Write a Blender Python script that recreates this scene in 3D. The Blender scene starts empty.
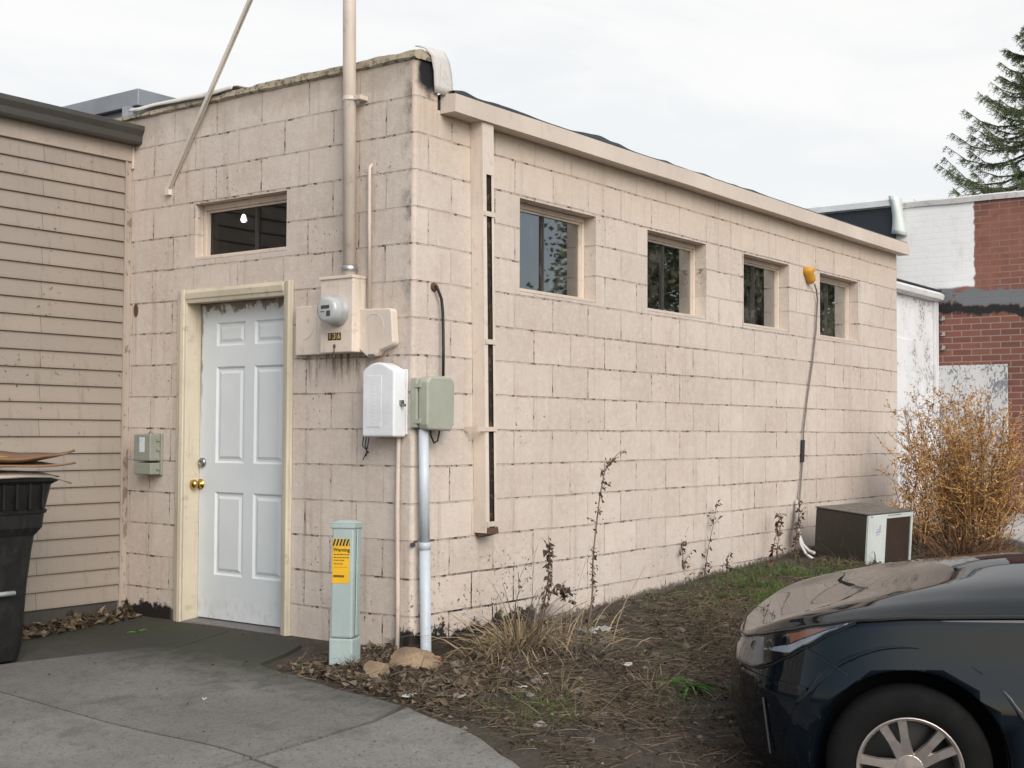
import bpy, bmesh, math, random
from mathutils import Vector, Matrix, noise
R = math.radians
random.seed(7)
scene = bpy.context.scene
COL = scene.collection

# ------------------------------------------------------------------ camera
CF = 1305.56
CAM = Vector((-5.32507, -4.61268, 1.17362))
FW = Vector((0.8026538, 0.59527957, 0.03727088))
RT = Vector((0.59554349, -0.80330886, 0.00477874))
UP = Vector((-0.03278471, -0.01836076, 0.99929377))
cd = bpy.data.cameras.new('camera')
cam = bpy.data.objects.new('camera', cd)
COL.objects.link(cam)
M = Matrix((RT, UP, -FW)).transposed().to_4x4()
M.translation = CAM
cam.matrix_world = M
cd.sensor_width = 36.0
cd.lens = CF / 1024 * 36.0
cd.clip_end = 2000
scene.camera = cam


def ray(px, py):
    return FW + RT * ((px - 512) / CF) - UP * ((py - 384) / CF)


def hit(px, py, ax, val):
    d = ray(px, py)
    return CAM + d * ((val - CAM[ax]) / d[ax])


def FX(px, py, x=0.0):      # a point of a plane parallel to the door wall
    return hit(px, py, 0, x)


def FY(px, py, y=0.0):      # a point of a plane parallel to the long wall
    return hit(px, py, 1, y)


# ------------------------------------------------------------------ terrain
def ss(a, b, x):     # smooth step from a to b (a may be the larger)
    t = min(1.0, max(0.0, (x - a) / (b - a)))
    return t * t * (3 - 2 * t)


def g0(x, y):
    zb = min(.36, max(0.0, .045 * (x - 1)))
    k = ss(.4, 2.7, -y)
    return zb - .40 * k - .06 * min(5, max(0, -x)) * (1 - ss(0, 2.5, -y))


def dirt_mask(x, y):        # 1 on the planted strip along the long wall
    return ss(-1.3, -.6, x) * (1 - ss(3.3, 3.9, -y)) * (1 - ss(6.8, 7.6, x))


def g(x, y):
    m = dirt_mask(x, y)
    if y > .05 and x < .1:
        m *= .25
    n = noise.noise(Vector((x * 1.7, y * 1.7, 3.1))) * .035 + noise.noise(Vector((x * 5, y * 5, 8.))) * .016 + noise.noise(Vector((x * 12, y * 12, 1.))) * .011 + abs(noise.noise(Vector((x * 24, y * 24, 5.)))) * .010
    dip = .085 * math.exp(-(y / .28) ** 2) * ss(1.6, .9, x) * ss(-.12, .06, x) if y < .05 else 0
    return g0(x, y) + n * m - dip


# ------------------------------------------------------------------ node helpers
class NT:
    def __init__(s, tree):
        s.t = tree; s.n = tree.nodes; s.l = tree.links

    def node(s, typ, **kw):
        n = s.n.new(typ)
        for k, v in kw.items():
            setattr(n, k, v)
        return n

    def link(s, a, b):
        s.l.new(a, b)

    def val(s, sock, v):
        if isinstance(v, (int, float)):
            sock.default_value = v
        elif isinstance(v, (tuple, list)):
            sock.default_value = tuple(v) + ((1,) if len(v) == 3 and len(sock.default_value) == 4 else ())
        else:
            s.link(v, sock)

    def math(s, op, a, b=0.0, c=None, clamp=False):
        n = s.node('ShaderNodeMath', operation=op, use_clamp=clamp)
        s.val(n.inputs[0], a); s.val(n.inputs[1], b)
        if c is not None:
            s.val(n.inputs[2], c)
        return n.outputs[0]

    def noise(s, vec, scale, detail=3, rough=.55, dist=0.0):
        n = s.node('ShaderNodeTexNoise')
        n.inputs['Scale'].default_value = scale
        n.inputs['Detail'].default_value = detail
        n.inputs['Roughness'].default_value = rough
        n.inputs['Distortion'].default_value = dist
        if vec is not None:
            s.link(vec, n.inputs['Vector'])
        return n.outputs['Fac']

    def ramp(s, v, a, b, lo=0.0, hi=1.0):      # smooth map a..b -> lo..hi
        n = s.node('ShaderNodeMapRange', interpolation_type='SMOOTHSTEP')
        s.val(n.inputs[0], v)
        n.inputs[1].default_value = a; n.inputs[2].default_value = b
        n.inputs[3].default_value = lo; n.inputs[4].default_value = hi
        return n.outputs[0]

    def mix(s, f, a, b, mode='MIX'):
        n = s.node('ShaderNodeMix', data_type='RGBA', blend_type=mode)
        s.val(n.inputs[0], f); s.val(n.inputs[6], a); s.val(n.inputs[7], b)
        return n.outputs[2]

    def scale(s, vec, x, y, z):
        n = s.node('ShaderNodeMapping')
        n.inputs['Scale'].default_value = (x, y, z)
        s.link(vec, n.inputs[0])
        return n.outputs[0]

    def bump(s, h, strength=.5, dist=.01, normal=None):
        n = s.node('ShaderNodeBump')
        n.inputs['Strength'].default_value = strength
        n.inputs['Distance'].default_value = dist
        s.link(h, n.inputs['Height'])
        if normal is not None:
            s.link(normal, n.inputs['Normal'])
        return n.outputs[0]


def new_mat(name):
    m = bpy.data.materials.new(name)
    m.use_nodes = True
    t = NT(m.node_tree)
    p = m.node_tree.nodes['Principled BSDF']
    tc = t.node('ShaderNodeTexCoord')
    return m, t, p, tc.outputs['Object']


def paint(name, col, rough=.55, dirt=.25, dcol=(.10, .075, .05), metal=0.0, ns=7.0, streak=True, bump=.15, coat=0.0, spec=.5, var=.1, dthr=.56):
    """painted or plain surface with uneven tone, dirt patches and vertical runs"""
    m, t, p, co = new_mat(name)
    n1 = t.noise(co, ns * .35, 4)
    n2 = t.noise(co, ns * 2.2, 5, .65)
    c = t.mix(t.ramp(n1, .3, .7), tuple(x * (1 - var) for x in col), tuple(min(1, x * (1 + var)) for x in col))
    if dirt > 0:
        d = t.ramp(n2, dthr, dthr + .16)
        if streak:
            d2 = t.ramp(t.noise(t.scale(co, 14, 14, 1.1), 2.2, 4), .55, .8)
            d = t.math('MAXIMUM', d, d2)
        c = t.mix(t.math('MULTIPLY', d, dirt), c, dcol)
    t.link(c, p.inputs['Base Color'])
    t.link(t.ramp(n2, .3, .7, max(.02, rough - .1), min(1, rough + .1)), p.inputs['Roughness'])
    p.inputs['Metallic'].default_value = metal
    p.inputs['Specular IOR Level'].default_value = spec
    p.inputs['Coat Weight'].default_value = coat
    if bump:
        t.link(t.bump(t.noise(co, ns * 12, 3), bump, .004), p.inputs['Normal'])
    return m


def block_mat(name, ax):
    """painted concrete block: running bond, uneven joints, chips, tar and runs"""
    m, t, p, co = new_mat(name)
    sep = t.node('ShaderNodeSeparateXYZ'); t.link(co, sep.inputs[0])
    u = sep.outputs[ax]; z = sep.outputs[2]
    wob = t.noise(co, 2.3, 2)
    uu = t.math('ADD', u, t.math('MULTIPLY', t.math('SUBTRACT', t.noise(co, 3.1, 2), .5), .012))
    uu = t.math('ADD', uu, .283 if ax == 0 else .39)
    zz = t.math('ADD', t.math('ADD', z, .021), t.math('MULTIPLY', t.math('SUBTRACT', wob, .5), .016))
    cv = t.node('ShaderNodeCombineXYZ'); t.link(uu, cv.inputs[0]); t.link(zz, cv.inputs[1])
    b = t.node('ShaderNodeTexBrick', offset=.5, offset_frequency=2)
    t.link(cv.outputs[0], b.inputs['Vector'])
    b.inputs['Color1'].default_value = (1, 1, 1, 1); b.inputs['Color2'].default_value = (.86, .86, .86, 1)
    b.inputs['Mortar'].default_value = (1, 1, 1, 1)
    b.inputs['Scale'].default_value = 1; b.inputs['Mortar Size'].default_value = .0055
    b.inputs['Mortar Smooth'].default_value = .25; b.inputs['Bias'].default_value = 0
    b.inputs['Brick Width'].default_value = .4; b.inputs['Row Height'].default_value = .2016
    fac = b.outputs['Fac']
    big = t.noise(co, .9, 4)
    base = t.mix(t.ramp(big, .3, .7), (.575, .495, .43), (.645, .57, .505))
    base = t.mix(.75, base, t.mix(1, base, b.outputs['Color'], 'MULTIPLY'))
    # blotchy older coats
    base = t.mix(t.ramp(t.noise(co, 6, 6, .75), .44, .66, 0, .34), base, (.47, .37, .30))
    base = t.mix(t.ramp(t.noise(co, 22, 5, .75), .46, .64, 0, .34), base, (.69, .62, .55))
    base = t.mix(t.ramp(t.noise(co, 70, 3, .7), .56, .70, 0, .30), base, (.33, .26, .20))
    # warm bounced light under the eave, put into the paint colour
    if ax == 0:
        warm_bounce = t.ramp(t.math('ADD', z, t.math('MULTIPLY', big, .5)), 2.65, 3.15, 0, .4)
        base = t.mix(warm_bounce, base, (.58, .455, .33))
    # vertical runs
    run = t.ramp(t.noise(t.scale(co, 9, 9, .55), 1.6, 5, .6), .53, .76, 0, .34 if ax == 0 else .50)
    base = t.mix(run, base, (.30, .225, .165))
    # joints: painted over in most places, open and dark in others
    jn = t.noise(co, 2.1, 5, .65)
    hz = t.math('ABSOLUTE', t.math('SUBTRACT', t.math('FRACT', t.math('ADD', t.math('MULTIPLY', zz, 1 / .2016), .5)), .5))
    hz = t.ramp(hz, .034, .012)
    facw = t.math('MAXIMUM', hz, t.math('MULTIPLY', fac, t.ramp(t.noise(co, 1.6, 3), .40, .62, .25, .85)))
    jm = t.math('MULTIPLY', facw, t.math('MULTIPLY', t.ramp(jn, .42, .70, .30, .72), t.ramp(t.noise(co, 17, 4, .7), .34, .6, .3, 1.0)))
    # a hairline course crack: joints nearer to sill height are darker
    base = t.mix(jm, base, t.mix(t.ramp(t.noise(co, 5, 3), .4, .6), (.085, .06, .042), (.22, .15, .10)))
    # chips
    pit = t.math('MULTIPLY', t.ramp(t.noise(co, 42, 3, .6), .645, .675), t.ramp(t.noise(co, 2.2, 4), .52, .66))
    low = t.ramp(z, .75, .1)
    pit2 = t.math('MULTIPLY', t.ramp(t.noise(co, 30, 3, .6), .655, .69), t.math('MULTIPLY', low, t.ramp(t.noise(co, 1.3, 2), .42, .6)))
    pit = t.math('MAXIMUM', pit, pit2)
    if ax == 0:
        pc = t.math('MULTIPLY', t.math('MULTIPLY', t.ramp(u, 1.35, .8), t.ramp(z, .62, .35)), t.ramp(t.noise(co, 36, 4, .65), .595, .625))
        pit = t.math('MAXIMUM', pit, t.math('MULTIPLY', pc, t.ramp(t.noise(co, 4, 3), .40, .52)))
    jc = t.math('MULTIPLY', t.ramp(t.noise(co, 15, 5, .75), .53, .60), t.ramp(t.math('MULTIPLY', facw, t.ramp(jn, .38, .56)), .02, .35))
    pit = t.math('MAXIMUM', pit, jc)
    base = t.mix(t.math('MULTIPLY', pit, .88), base, (.05, .036, .028))
    # tar and peeled paint at the foot
    nz = t.math('MULTIPLY', t.math('SUBTRACT', t.noise(co, 5, 5, .7), .5), .42)
    foot = t.ramp(t.math('ADD', z, t.math('ADD', nz, t.math('MULTIPLY', t.math('SUBTRACT', t.noise(co, 26, 4, .7), .5), .12))), .125, .09)
    lim = t.ramp(u, 1.55, 1.0) if ax == 0 else t.math('MAXIMUM', t.ramp(u, .25, .05), t.ramp(u, 1.9, 2.0))
    foot = t.math('MULTIPLY', foot, lim)
    base = t.mix(foot, base, (.018, .016, .014))
    if ax == 0:   # open black joints low on the corner
        oj = t.math('MULTIPLY', t.math('MULTIPLY', t.ramp(u, 1.25, .9), t.ramp(u, .12, .25)), t.ramp(z, .50, .30))
        oj = t.math('MULTIPLY', oj, t.math('MULTIPLY', t.ramp(fac, .0, .25), t.ramp(t.noise(co, 9, 4, .7), .44, .54)))
        base = t.mix(oj, base, (.02, .017, .015))
    if ax == 0:   # grime where the soil meets the wall, following the sloping ground
        gz = t.math('SUBTRACT', z, t.math('MULTIPLY', t.math('MAXIMUM', t.math('SUBTRACT', u, 1.0), 0.0), .045))
        gr = t.ramp(t.math('ADD', gz, t.math('MULTIPLY', t.math('SUBTRACT', t.noise(co, 24, 5, .75), .5), .16)), .05, .012, 0, .9)
        base = t.mix(gr, base, (.06, .045, .032))
        # tar stain plus painted shade of the open block hollow, on the parapet end
        v = t.node('ShaderNodeVectorMath', operation='DISTANCE')
        t.link(t.scale(co, 1.0, 1.0, .9), v.inputs[0]); v.inputs[1].default_value = (.12, 0, 2.83)
        st = t.ramp(t.math('ADD', v.outputs['Value'], t.math('MULTIPLY', nz, .35)), .135, .07)
        st = t.math('MULTIPLY', st, t.ramp(u, .2, .18))
        base = t.mix(st, base, (.012, .012, .013))
    # soot-dark runs beside the service mast and on the corner
    if ax == 1:
        cs = t.math('MULTIPLY', t.ramp(u, .13, .02), t.ramp(t.noise(co, 7, 5, .7), .42, .64, 0, .7))
        base = t.mix(t.math('MULTIPLY', cs, t.ramp(z, 1.75, 2.0)), base, (.10, .08, .065))
        cap = t.math('MULTIPLY', t.ramp(t.math('ADD', z, nz), 3.0, 3.2), .45)
        base = t.mix(cap, base, (.26, .21, .155))
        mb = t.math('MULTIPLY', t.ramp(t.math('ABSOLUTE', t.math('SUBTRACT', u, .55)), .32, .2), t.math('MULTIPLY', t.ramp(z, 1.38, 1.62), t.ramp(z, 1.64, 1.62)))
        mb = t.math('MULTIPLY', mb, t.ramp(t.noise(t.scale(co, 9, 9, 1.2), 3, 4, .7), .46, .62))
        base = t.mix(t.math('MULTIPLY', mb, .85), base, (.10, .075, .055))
    t.link(base, p.inputs['Base Color'])
    p.inputs['Roughness'].default_value = .72
    p.inputs['Specular IOR Level'].default_value = .3
    h = t.math('MULTIPLY', fac, t.ramp(jn, .3, .7, -.6, -1.0))
    h = t.math('ADD', h, t.math('MULTIPLY', t.noise(co, 26, 4, .7), .35))
    h = t.math('ADD', h, t.math('MULTIPLY', t.noise(co, 110, 3, .6), .22))
    h = t.math('SUBTRACT', h, t.math('MULTIPLY', pit, .5))
    t.link(t.bump(h, .95, .009), p.inputs['Normal'])
    return m


def brick_mat(name):
    m, t, p, co = new_mat(name)
    sep = t.node('ShaderNodeSeparateXYZ'); t.link(co, sep.inputs[0])
    y = sep.outputs[1]; z = sep.outputs[2]
    cv = t.node('ShaderNodeCombineXYZ'); t.link(t.math('SUBTRACT', y, sep.outputs[0]), cv.inputs[0]); t.link(z, cv.inputs[1])
    b = t.node('ShaderNodeTexBrick', offset=.5, offset_frequency=2)
    t.link(cv.outputs[0], b.inputs['Vector'])
    b.inputs['Color1'].default_value = (.215, .082, .058, 1); b.inputs['Color2'].default_value = (.15, .06, .046, 1)
    b.inputs['Mortar'].default_value = (.27, .21, .17, 1)
    b.inputs['Scale'].default_value = 1; b.inputs['Mortar Size'].default_value = .006
    b.inputs['Mortar Smooth'].default_value = .1; b.inputs['Brick Width'].default_value = .205; b.inputs['Row Height'].default_value = .0677
    c = b.outputs['Color']
    n5 = t.noise(co, 5, 5, .65); n2 = t.noise(co, 1.6, 3)
    # upper wall: rubbed, mortar smeared over with red
    up = t.ramp(t.math('ADD', z, t.math('MULTIPLY', n2, .5)), 2.9, 3.1)
    smear = t.mix(t.ramp(n5, .35, .7), (.29, .13, .09), (.22, .088, .062))
    c = t.mix(t.math('MULTIPLY', up, t.ramp(n2, .35, .6, .15, .72)), c, smear)
    c = t.mix(t.ramp(t.noise(co, 9, 5, .7), .58, .75, 0, .5), c, (.07, .03, .025))
    # tar line of a torn-off roof
    nz = t.math('MULTIPLY', t.math('SUBTRACT', n5, .5), .26)
    zt = t.math('ADD', z, nz)
    zt = t.math('SUBTRACT', zt, t.math('MULTIPLY', t.math('MAXIMUM', t.math('MULTIPLY', y, -1), 0.0), -.10))
    grey = t.math('MULTIPLY', t.ramp(zt, 2.60, 2.64), t.ramp(zt, 2.80, 2.76))
    c = t.mix(t.math('MULTIPLY', grey, t.ramp(n5, .36, .46)), c, (.16, .17, .18))
    tar = t.math('MULTIPLY', t.ramp(zt, 2.50, 2.53), t.ramp(zt, 2.64, 2.60))
    c = t.mix(tar, c, (.012, .012, .013))
    # white painted patch
    ye = t.math('ADD', y, t.math('MULTIPLY', t.math('SUBTRACT', t.noise(co, 12, 3), .5), .06))
    w = t.math('MULTIPLY', t.ramp(ye, -.27, -.25), t.ramp(t.math('ADD', z, t.math('MULTIPLY', nz, .25)), 2.76, 2.785))
    wc = t.mix(t.ramp(n5, .5, .8), (.84, .84, .83), (.70, .70, .69))
    c = t.mix(w, c, wc)
    t.link(c, p.inputs['Base Color'])
    p.inputs['Roughness'].default_value = .8
    h = t.math('ADD', t.math('MULTIPLY', b.outputs['Fac'], -1), t.math('MULTIPLY', t.noise(co, 40, 3), .4))
    t.link(t.bump(h, .6, .006), p.inputs['Normal'])
    return m


def peel_mat(name, under, scale=26, lo=.55, paintc=(.70, .71, .71)):
    m, t, p, co = new_mat(name)
    sp = t.scale(co, 1.4, 1.4, .8)
    n = t.noise(sp, scale, 4, .6, .6)
    zone = t.noise(co, 3.0, 3)
    k = t.math('ADD', n, t.math('MULTIPLY', t.math('SUBTRACT', zone, .5), .55))
    pe = t.ramp(k, lo, lo + .04)
    c = t.mix(pe, t.mix(t.ramp(zone, .3, .7), paintc, tuple(x * .86 for x in paintc)), under)
    t.link(c, p.inputs['Base Color']); p.inputs['Roughness'].default_value = .7
    t.link(t.bump(t.math('SUBTRACT', 1.0, pe), .5, .003), p.inputs['Normal'])
    return m


def concrete_mat(name, col, moss=0.0, rust=None):
    m, t, p, co = new_mat(name)
    n1 = t.noise(co, 1.1, 5, .6); n2 = t.noise(co, 9, 6, .7); n3 = t.noise(co, 90, 3, .6)
    c = t.mix(t.ramp(n1, .3, .7), tuple(x * .8 for x in col), tuple(x * 1.12 for x in col))
    c = t.mix(t.ramp(n2, .45, .7, 0, .5), c, tuple(x * .55 for x in col))
    c = t.mix(t.ramp(n3, .55, .7, 0, .55), c, tuple(x * 1.5 for x in col))
    c = t.mix(t.ramp(t.noise(co, 60, 2), .58, .66, 0, .5), c, (.03, .028, .026))
    c = t.mix(t.ramp(t.noise(co, 38, 4, .8), .6, .68, 0, .3), c, tuple(x * 2.0 for x in col))
    c = t.mix(t.ramp(t.noise(co, 3.2, 6, .75), .5, .68, 0, .55), c, tuple(x * .45 for x in col))
    if moss:
        sep = t.node('ShaderNodeSeparateXYZ'); t.link(co, sep.inputs[0])
        d = t.math('ADD', sep.outputs[0], t.math('MULTIPLY', t.math('SUBTRACT', n2, .5), .7))
        mk = t.ramp(d, -1.2, -.55, 0, moss)
        c = t.mix(mk, c, t.mix(t.ramp(n1, .35, .6), (.022, .022, .016), (.027, .031, .014)))
    if rust:
        v = t.node('ShaderNodeVectorMath', operation='DISTANCE')
        t.link(co, v.inputs[0]); v.inputs[1].default_value = rust
        c = t.mix(t.ramp(t.math('ADD', v.outputs['Value'], t.math('MULTIPLY', t.math('SUBTRACT', n2, .5), .16)), .14, .02, 0, .75), c, (.26, .12, .045))
    t.link(c, p.inputs['Base Color']); p.inputs['Roughness'].default_value = .85
    t.link(t.bump(t.math('ADD', n3, t.math('MULTIPLY', n2, .5)), .45, .004), p.inputs['Normal'])
    return m


def leaf_mat(name, c1, c2, rough=.65, trans=.0, sc=9.0):
    m, t, p, co = new_mat(name)
    inf = t.node('ShaderNodeNewGeometry')
    c = t.mix(inf.outputs['Random Per Island'], c1, c2)
    c = t.mix(t.ramp(t.noise(co, sc, 3), .4, .7, 0, .5), c, tuple(x * .5 for x in c1))
    t.link(c, p.inputs['Base Color']); p.inputs['Roughness'].default_value = rough
    p.inputs['Specular IOR Level'].default_value = .25
    return m


def plain(name, col, rough=.5, metal=0.0, coat=0.0, spec=.5):
    m, t, p, co = new_mat(name)
    n = t.noise(co, 30, 3)
    t.link(t.mix(t.ramp(n, .3, .7), tuple(x * .9 for x in col), tuple(min(1, x * 1.1) for x in col)), p.inputs['Base Color'])
    p.inputs['Roughness'].default_value = rough; p.inputs['Metallic'].default_value = metal
    p.inputs['Coat Weight'].default_value = coat; p.inputs['Specular IOR Level'].default_value = spec
    return m


def glass_mat(name, gain=2.0, dirt=.12, tint=.55):
    m, t, p, co = new_mat(name)
    out = m.node_tree.nodes['Material Output']
    fr = t.node('ShaderNodeFresnel'); fr.inputs[0].default_value = 1.5
    gl = t.node('ShaderNodeBsdfGlossy'); gl.inputs['Roughness'].default_value = .015
    gl.inputs['Color'].default_value = (.9, .93, .95, 1)
    tr = t.node('ShaderNodeBsdfTransparent'); tr.inputs[0].default_value = (tint, tint, tint, 1)
    df = t.node('ShaderNodeBsdfDiffuse'); df.inputs[0].default_value = (.34, .33, .28, 1)
    mx = t.node('ShaderNodeMixShader'); t.link(t.math('MULTIPLY', fr.outputs[0], gain, clamp=True), mx.inputs[0])
    t.link(tr.outputs[0], mx.inputs[1]); t.link(gl.outputs[0], mx.inputs[2])
    dm = t.math('MAXIMUM', t.ramp(t.noise(co, 4, 5, .7), .45, .8, .01, dirt), t.ramp(t.noise(t.scale(co, 6, 6, 1), 5, 4), .6, .75, 0, dirt))
    m2 = t.node('ShaderNodeMixShader'); t.link(dm, m2.inputs[0])
    t.link(mx.outputs[0], m2.inputs[1]); t.link(df.outputs[0], m2.inputs[2])
    t.link(m2.outputs[0], out.inputs['Surface'])
    wv = t.noise(co, 2.2, 1)
    bn = t.bump(wv, .12, .01)
    t.link(bn, gl.inputs['Normal'])
    return m


# ------------------------------------------------------------------ mesh helpers
class MB:
    def __init__(s):
        s.v = []; s.f = []; s.m = []

    def add(s, verts, faces, mi=0):
        o = len(s.v)
        s.v += [tuple(v) for v in verts]
        s.f += [tuple(o + i for i in f) for f in faces]
        s.m += [mi] * len(faces)
        return s

    def quad(s, a, b, c, d, mi=0):
        return s.add((a, b, c, d), ((0, 1, 2, 3),), mi)

    def box(s, lo, hi, mi=0, mat=None):
        (x0, y0, z0), (x1, y1, z1) = lo, hi
        vs = [Vector(p) for p in ((x0, y0, z0), (x1, y0, z0), (x1, y1, z0), (x0, y1, z0), (x0, y0, z1), (x1, y0, z1), (x1, y1, z1), (x0, y1, z1))]
        if mat is not None:
            vs = [mat @ v for v in vs]
        return s.add(vs, ((0, 3, 2, 1), (4, 5, 6, 7), (0, 1, 5, 4), (1, 2, 6, 5), (2, 3, 7, 6), (3, 0, 4, 7)), mi)

    def prism(s, poly, axis, a, b, mi=0, mat=None):
        """poly: 2-D outline; axis 0: (y,z) along x; 1: (x,z) along y; 2: (x,y) along z"""
        def P(u, w, d):
            v = (d, u, w) if axis == 0 else ((u, d, w) if axis == 1 else (u, w, d))
            return mat @ Vector(v) if mat is not None else Vector(v)
        n = len(poly)
        vs = [P(u, w, a) for u, w in poly] + [P(u, w, b) for u, w in poly]
        fs = [tuple(range(n))[::-1], tuple(range(n, 2 * n))] + [(i, (i + 1) % n, n + (i + 1) % n, n + i) for i in range(n)]
        return s.add(vs, fs, mi)

    def tube(s, pts, r, n=8, mi=0, cap=True):
        pts = [Vector(p) for p in pts]
        rs = r if isinstance(r, (list, tuple)) else [r] * len(pts)
        o = len(s.v); prev = None
        for i, p in enumerate(pts):
            d = (pts[min(i + 1, len(pts) - 1)] - pts[max(i - 1, 0)])
            d = d.normalized() if d.length > 1e-9 else Vector((0, 0, 1))
            a = prev if prev is not None else (Vector((0, 0, 1)) if abs(d.z) < .9 else Vector((1, 0, 0)))
            a = (a - d * a.dot(d))
            if a.length < 1e-6:
                a = d.orthogonal()
            a.normalize(); b = d.cross(a); prev = a
            for k in range(n):
                t = 2 * math.pi * k / n
                s.v.append(tuple(p + (a * math.cos(t) + b * math.sin(t)) * rs[i]))
        for i in range(len(pts) - 1):
            for k in range(n):
                s.f.append((o + i * n + k, o + i * n + (k + 1) % n, o + (i + 1) * n + (k + 1) % n, o + (i + 1) * n + k)); s.m.append(mi)
        if cap and n > 2:
            s.f.append(tuple(o + k for k in range(n))[::-1]); s.m.append(mi)
            e = o + (len(pts) - 1) * n
            s.f.append(tuple(e + k for k in range(n))); s.m.append(mi)
        return s

    def lathe(s, prof, c, axis, n=32, mi=0, cap=False):
        """prof: (r, h) pairs turned about axis through c"""
        c = Vector(c); d = Vector(axis).normalized(); a = d.orthogonal().normalized(); b = d.cross(a)
        o = len(s.v)
        for r, h in prof:
            for k in range(n):
                t = 2 * math.pi * k / n
                s.v.append(tuple(c + d * h + (a * math.cos(t) + b * math.sin(t)) * r))
        for i in range(len(prof) - 1):
            for k in range(n):
                s.f.append((o + i * n + k, o + i * n + (k + 1) % n, o + (i + 1) * n + (k + 1) % n, o + (i + 1) * n + k)); s.m.append(mi)
        if cap:
            s.f.append(tuple(o + k for k in range(n))[::-1]); s.m.append(mi)
            e = o + (len(prof) - 1) * n
            s.f.append(tuple(e + k for k in range(n))); s.m.append(mi)
        return s

    def grid(s, P, mi=0):
        """P: rows of points"""
        o = len(s.v); w = len(P[0])
        for row in P:
            s.v += [tuple(p) for p in row]
        for i in range(len(P) - 1):
            for k in range(w - 1):
                s.f.append((o + i * w + k, o + i * w + k + 1, o + (i + 1) * w + k + 1, o + (i + 1) * w + k)); s.m.append(mi)
        return s

    def build(s, name, mats, parent=None, smooth=False, bevel=0.0, sub=0, weld=False, recalc=True, seg=2, solid=0.0):
        me = bpy.data.meshes.new(name)
        me.from_pydata(s.v, [], s.f)
        if not isinstance(mats, (list, tuple)):
            mats = [mats]
        for m in mats:
            me.materials.append(m)
        me.polygons.foreach_set('material_index', s.m)
        if recalc or weld:
            bm = bmesh.new(); bm.from_mesh(me)
            if weld:
                bmesh.ops.remove_doubles(bm, verts=bm.verts, dist=1e-4)
            if recalc:
                bmesh.ops.recalc_face_normals(bm, faces=bm.faces)
            bm.to_mesh(me); bm.free()
        if smooth:
            me.polygons.foreach_set('use_smooth', [True] * len(me.polygons))
        o = bpy.data.objects.new(name, me)
        COL.objects.link(o)
        if parent is not None:
            o.parent = parent
            o.matrix_parent_inverse = Matrix.Translation(parent.location).inverted() if parent.get('_at') is None else Matrix.Identity(4)
        if solid:
            md = o.modifiers.new('solid', 'SOLIDIFY'); md.thickness = solid; md.offset = 0
        if bevel:
            md = o.modifiers.new('bevel', 'BEVEL'); md.width = bevel; md.segments = seg; md.limit_method = 'ANGLE'; md.angle_limit = R(35)
            md.harden_normals = False
        if sub:
            md = o.modifiers.new('sub', 'SUBSURF'); md.levels = sub; md.render_levels = sub
        return o


def tag(o, label=None, cat=None, group=None, kind=None):
    if label: o['label'] = label
    if cat: o['category'] = cat
    if group: o['group'] = group
    if kind: o['kind'] = kind
    return o


def thing(name, label, cat, loc=(0, 0, 0), group=None):
    o = bpy.data.objects.new(name, None)
    o.empty_display_size = .2
    COL.objects.link(o); o.location = loc
    bpy.context.view_layer.update()
    return tag(o, label, cat, group)


def wall_holes(mb, us, vs, holes, to3, depth, mi=0, inner=1):
    """plate with real openings. us/vs: outer extents; holes (u0,u1,v0,v1); to3(u,v,d)"""
    U = sorted(set([us[0], us[1]] + [h[0] for h in holes] + [h[1] for h in holes]))
    V = sorted(set([vs[0], vs[1]] + [h[2] for h in holes] + [h[3] for h in holes]))
    inside = lambda u, v: any(h[0] < u < h[1] and h[2] < v < h[3] for h in holes)
    for a, b in zip(U, U[1:]):
        for c, d in zip(V, V[1:]):
            if inside((a + b) / 2, (c + d) / 2):
                continue
            mb.quad(to3(a, c, 0), to3(b, c, 0), to3(b, d, 0), to3(a, d, 0), mi)
            mb.quad(to3(a, c, depth), to3(a, d, depth), to3(b, d, depth), to3(b, c, depth), inner)
    def edge(u0, v0, u1, v1, m_):
        mb.quad(to3(u0, v0, 0), to3(u1, v1, 0), to3(u1, v1, depth), to3(u0, v0, depth), m_)
    edge(us[0], vs[0], us[1], vs[0], mi); edge(us[0], vs[1], us[1], vs[1], mi)
    edge(us[0], vs[0], us[0], vs[1], mi); edge(us[1], vs[0], us[1], vs[1], mi)
    for h in holes:
        edge(h[0], h[2], h[1], h[2], mi); edge(h[0], h[3], h[1], h[3], mi)
        edge(h[0], h[2], h[0], h[3], mi); edge(h[1], h[2], h[1], h[3], mi)


def rot_to(d):
    return Vector((0, 0, 1)).rotation_difference(Vector(d)).to_matrix().to_4x4()

# ------------------------------------------------------------------ materials
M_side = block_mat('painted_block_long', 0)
M_front = block_mat('painted_block_front', 1)
M_dark = plain('dark_interior', (.035, .03, .026), .9)
M_trim = paint('beige_trim', (.60, .51, .43), .55, .35, (.16, .12, .09))
M_fascia = paint('beige_fascia', (.62, .535, .455), .5, .18, (.25, .2, .16), ns=4)
M_metalb = paint('painted_metal_beige', (.66, .575, .495), .42, .3, (.2, .15, .11), spec=.5)
M_cap = paint('old_mortar', (.40, .34, .255), .9, .8, (.085, .07, .045), ns=12, bump=1.0, streak=False, dthr=.48)
M_flash = paint('torn_membrane', (.60, .58, .55), .5, .4, (.3, .22, .15), ns=5)
M_black = plain('black_rubber', (.014, .015, .018), .5)
M_membrane = paint('black_roof_membrane', (.022, .027, .034), .45, .15, (.07, .075, .08), streak=False)
M_cream = paint('cream_casing', (.54, .485, .375), .5, .35, (.16, .12, .08))
M_cable = plain('black_cable', (.018, .016, .015), .5)
M_tanc = paint('tan_conduit', (.60, .52, .45), .5, .3, (.2, .15, .1))
M_pvc = paint('white_conduit', (.50, .545, .59), .4, .2, (.3, .27, .22))
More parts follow.
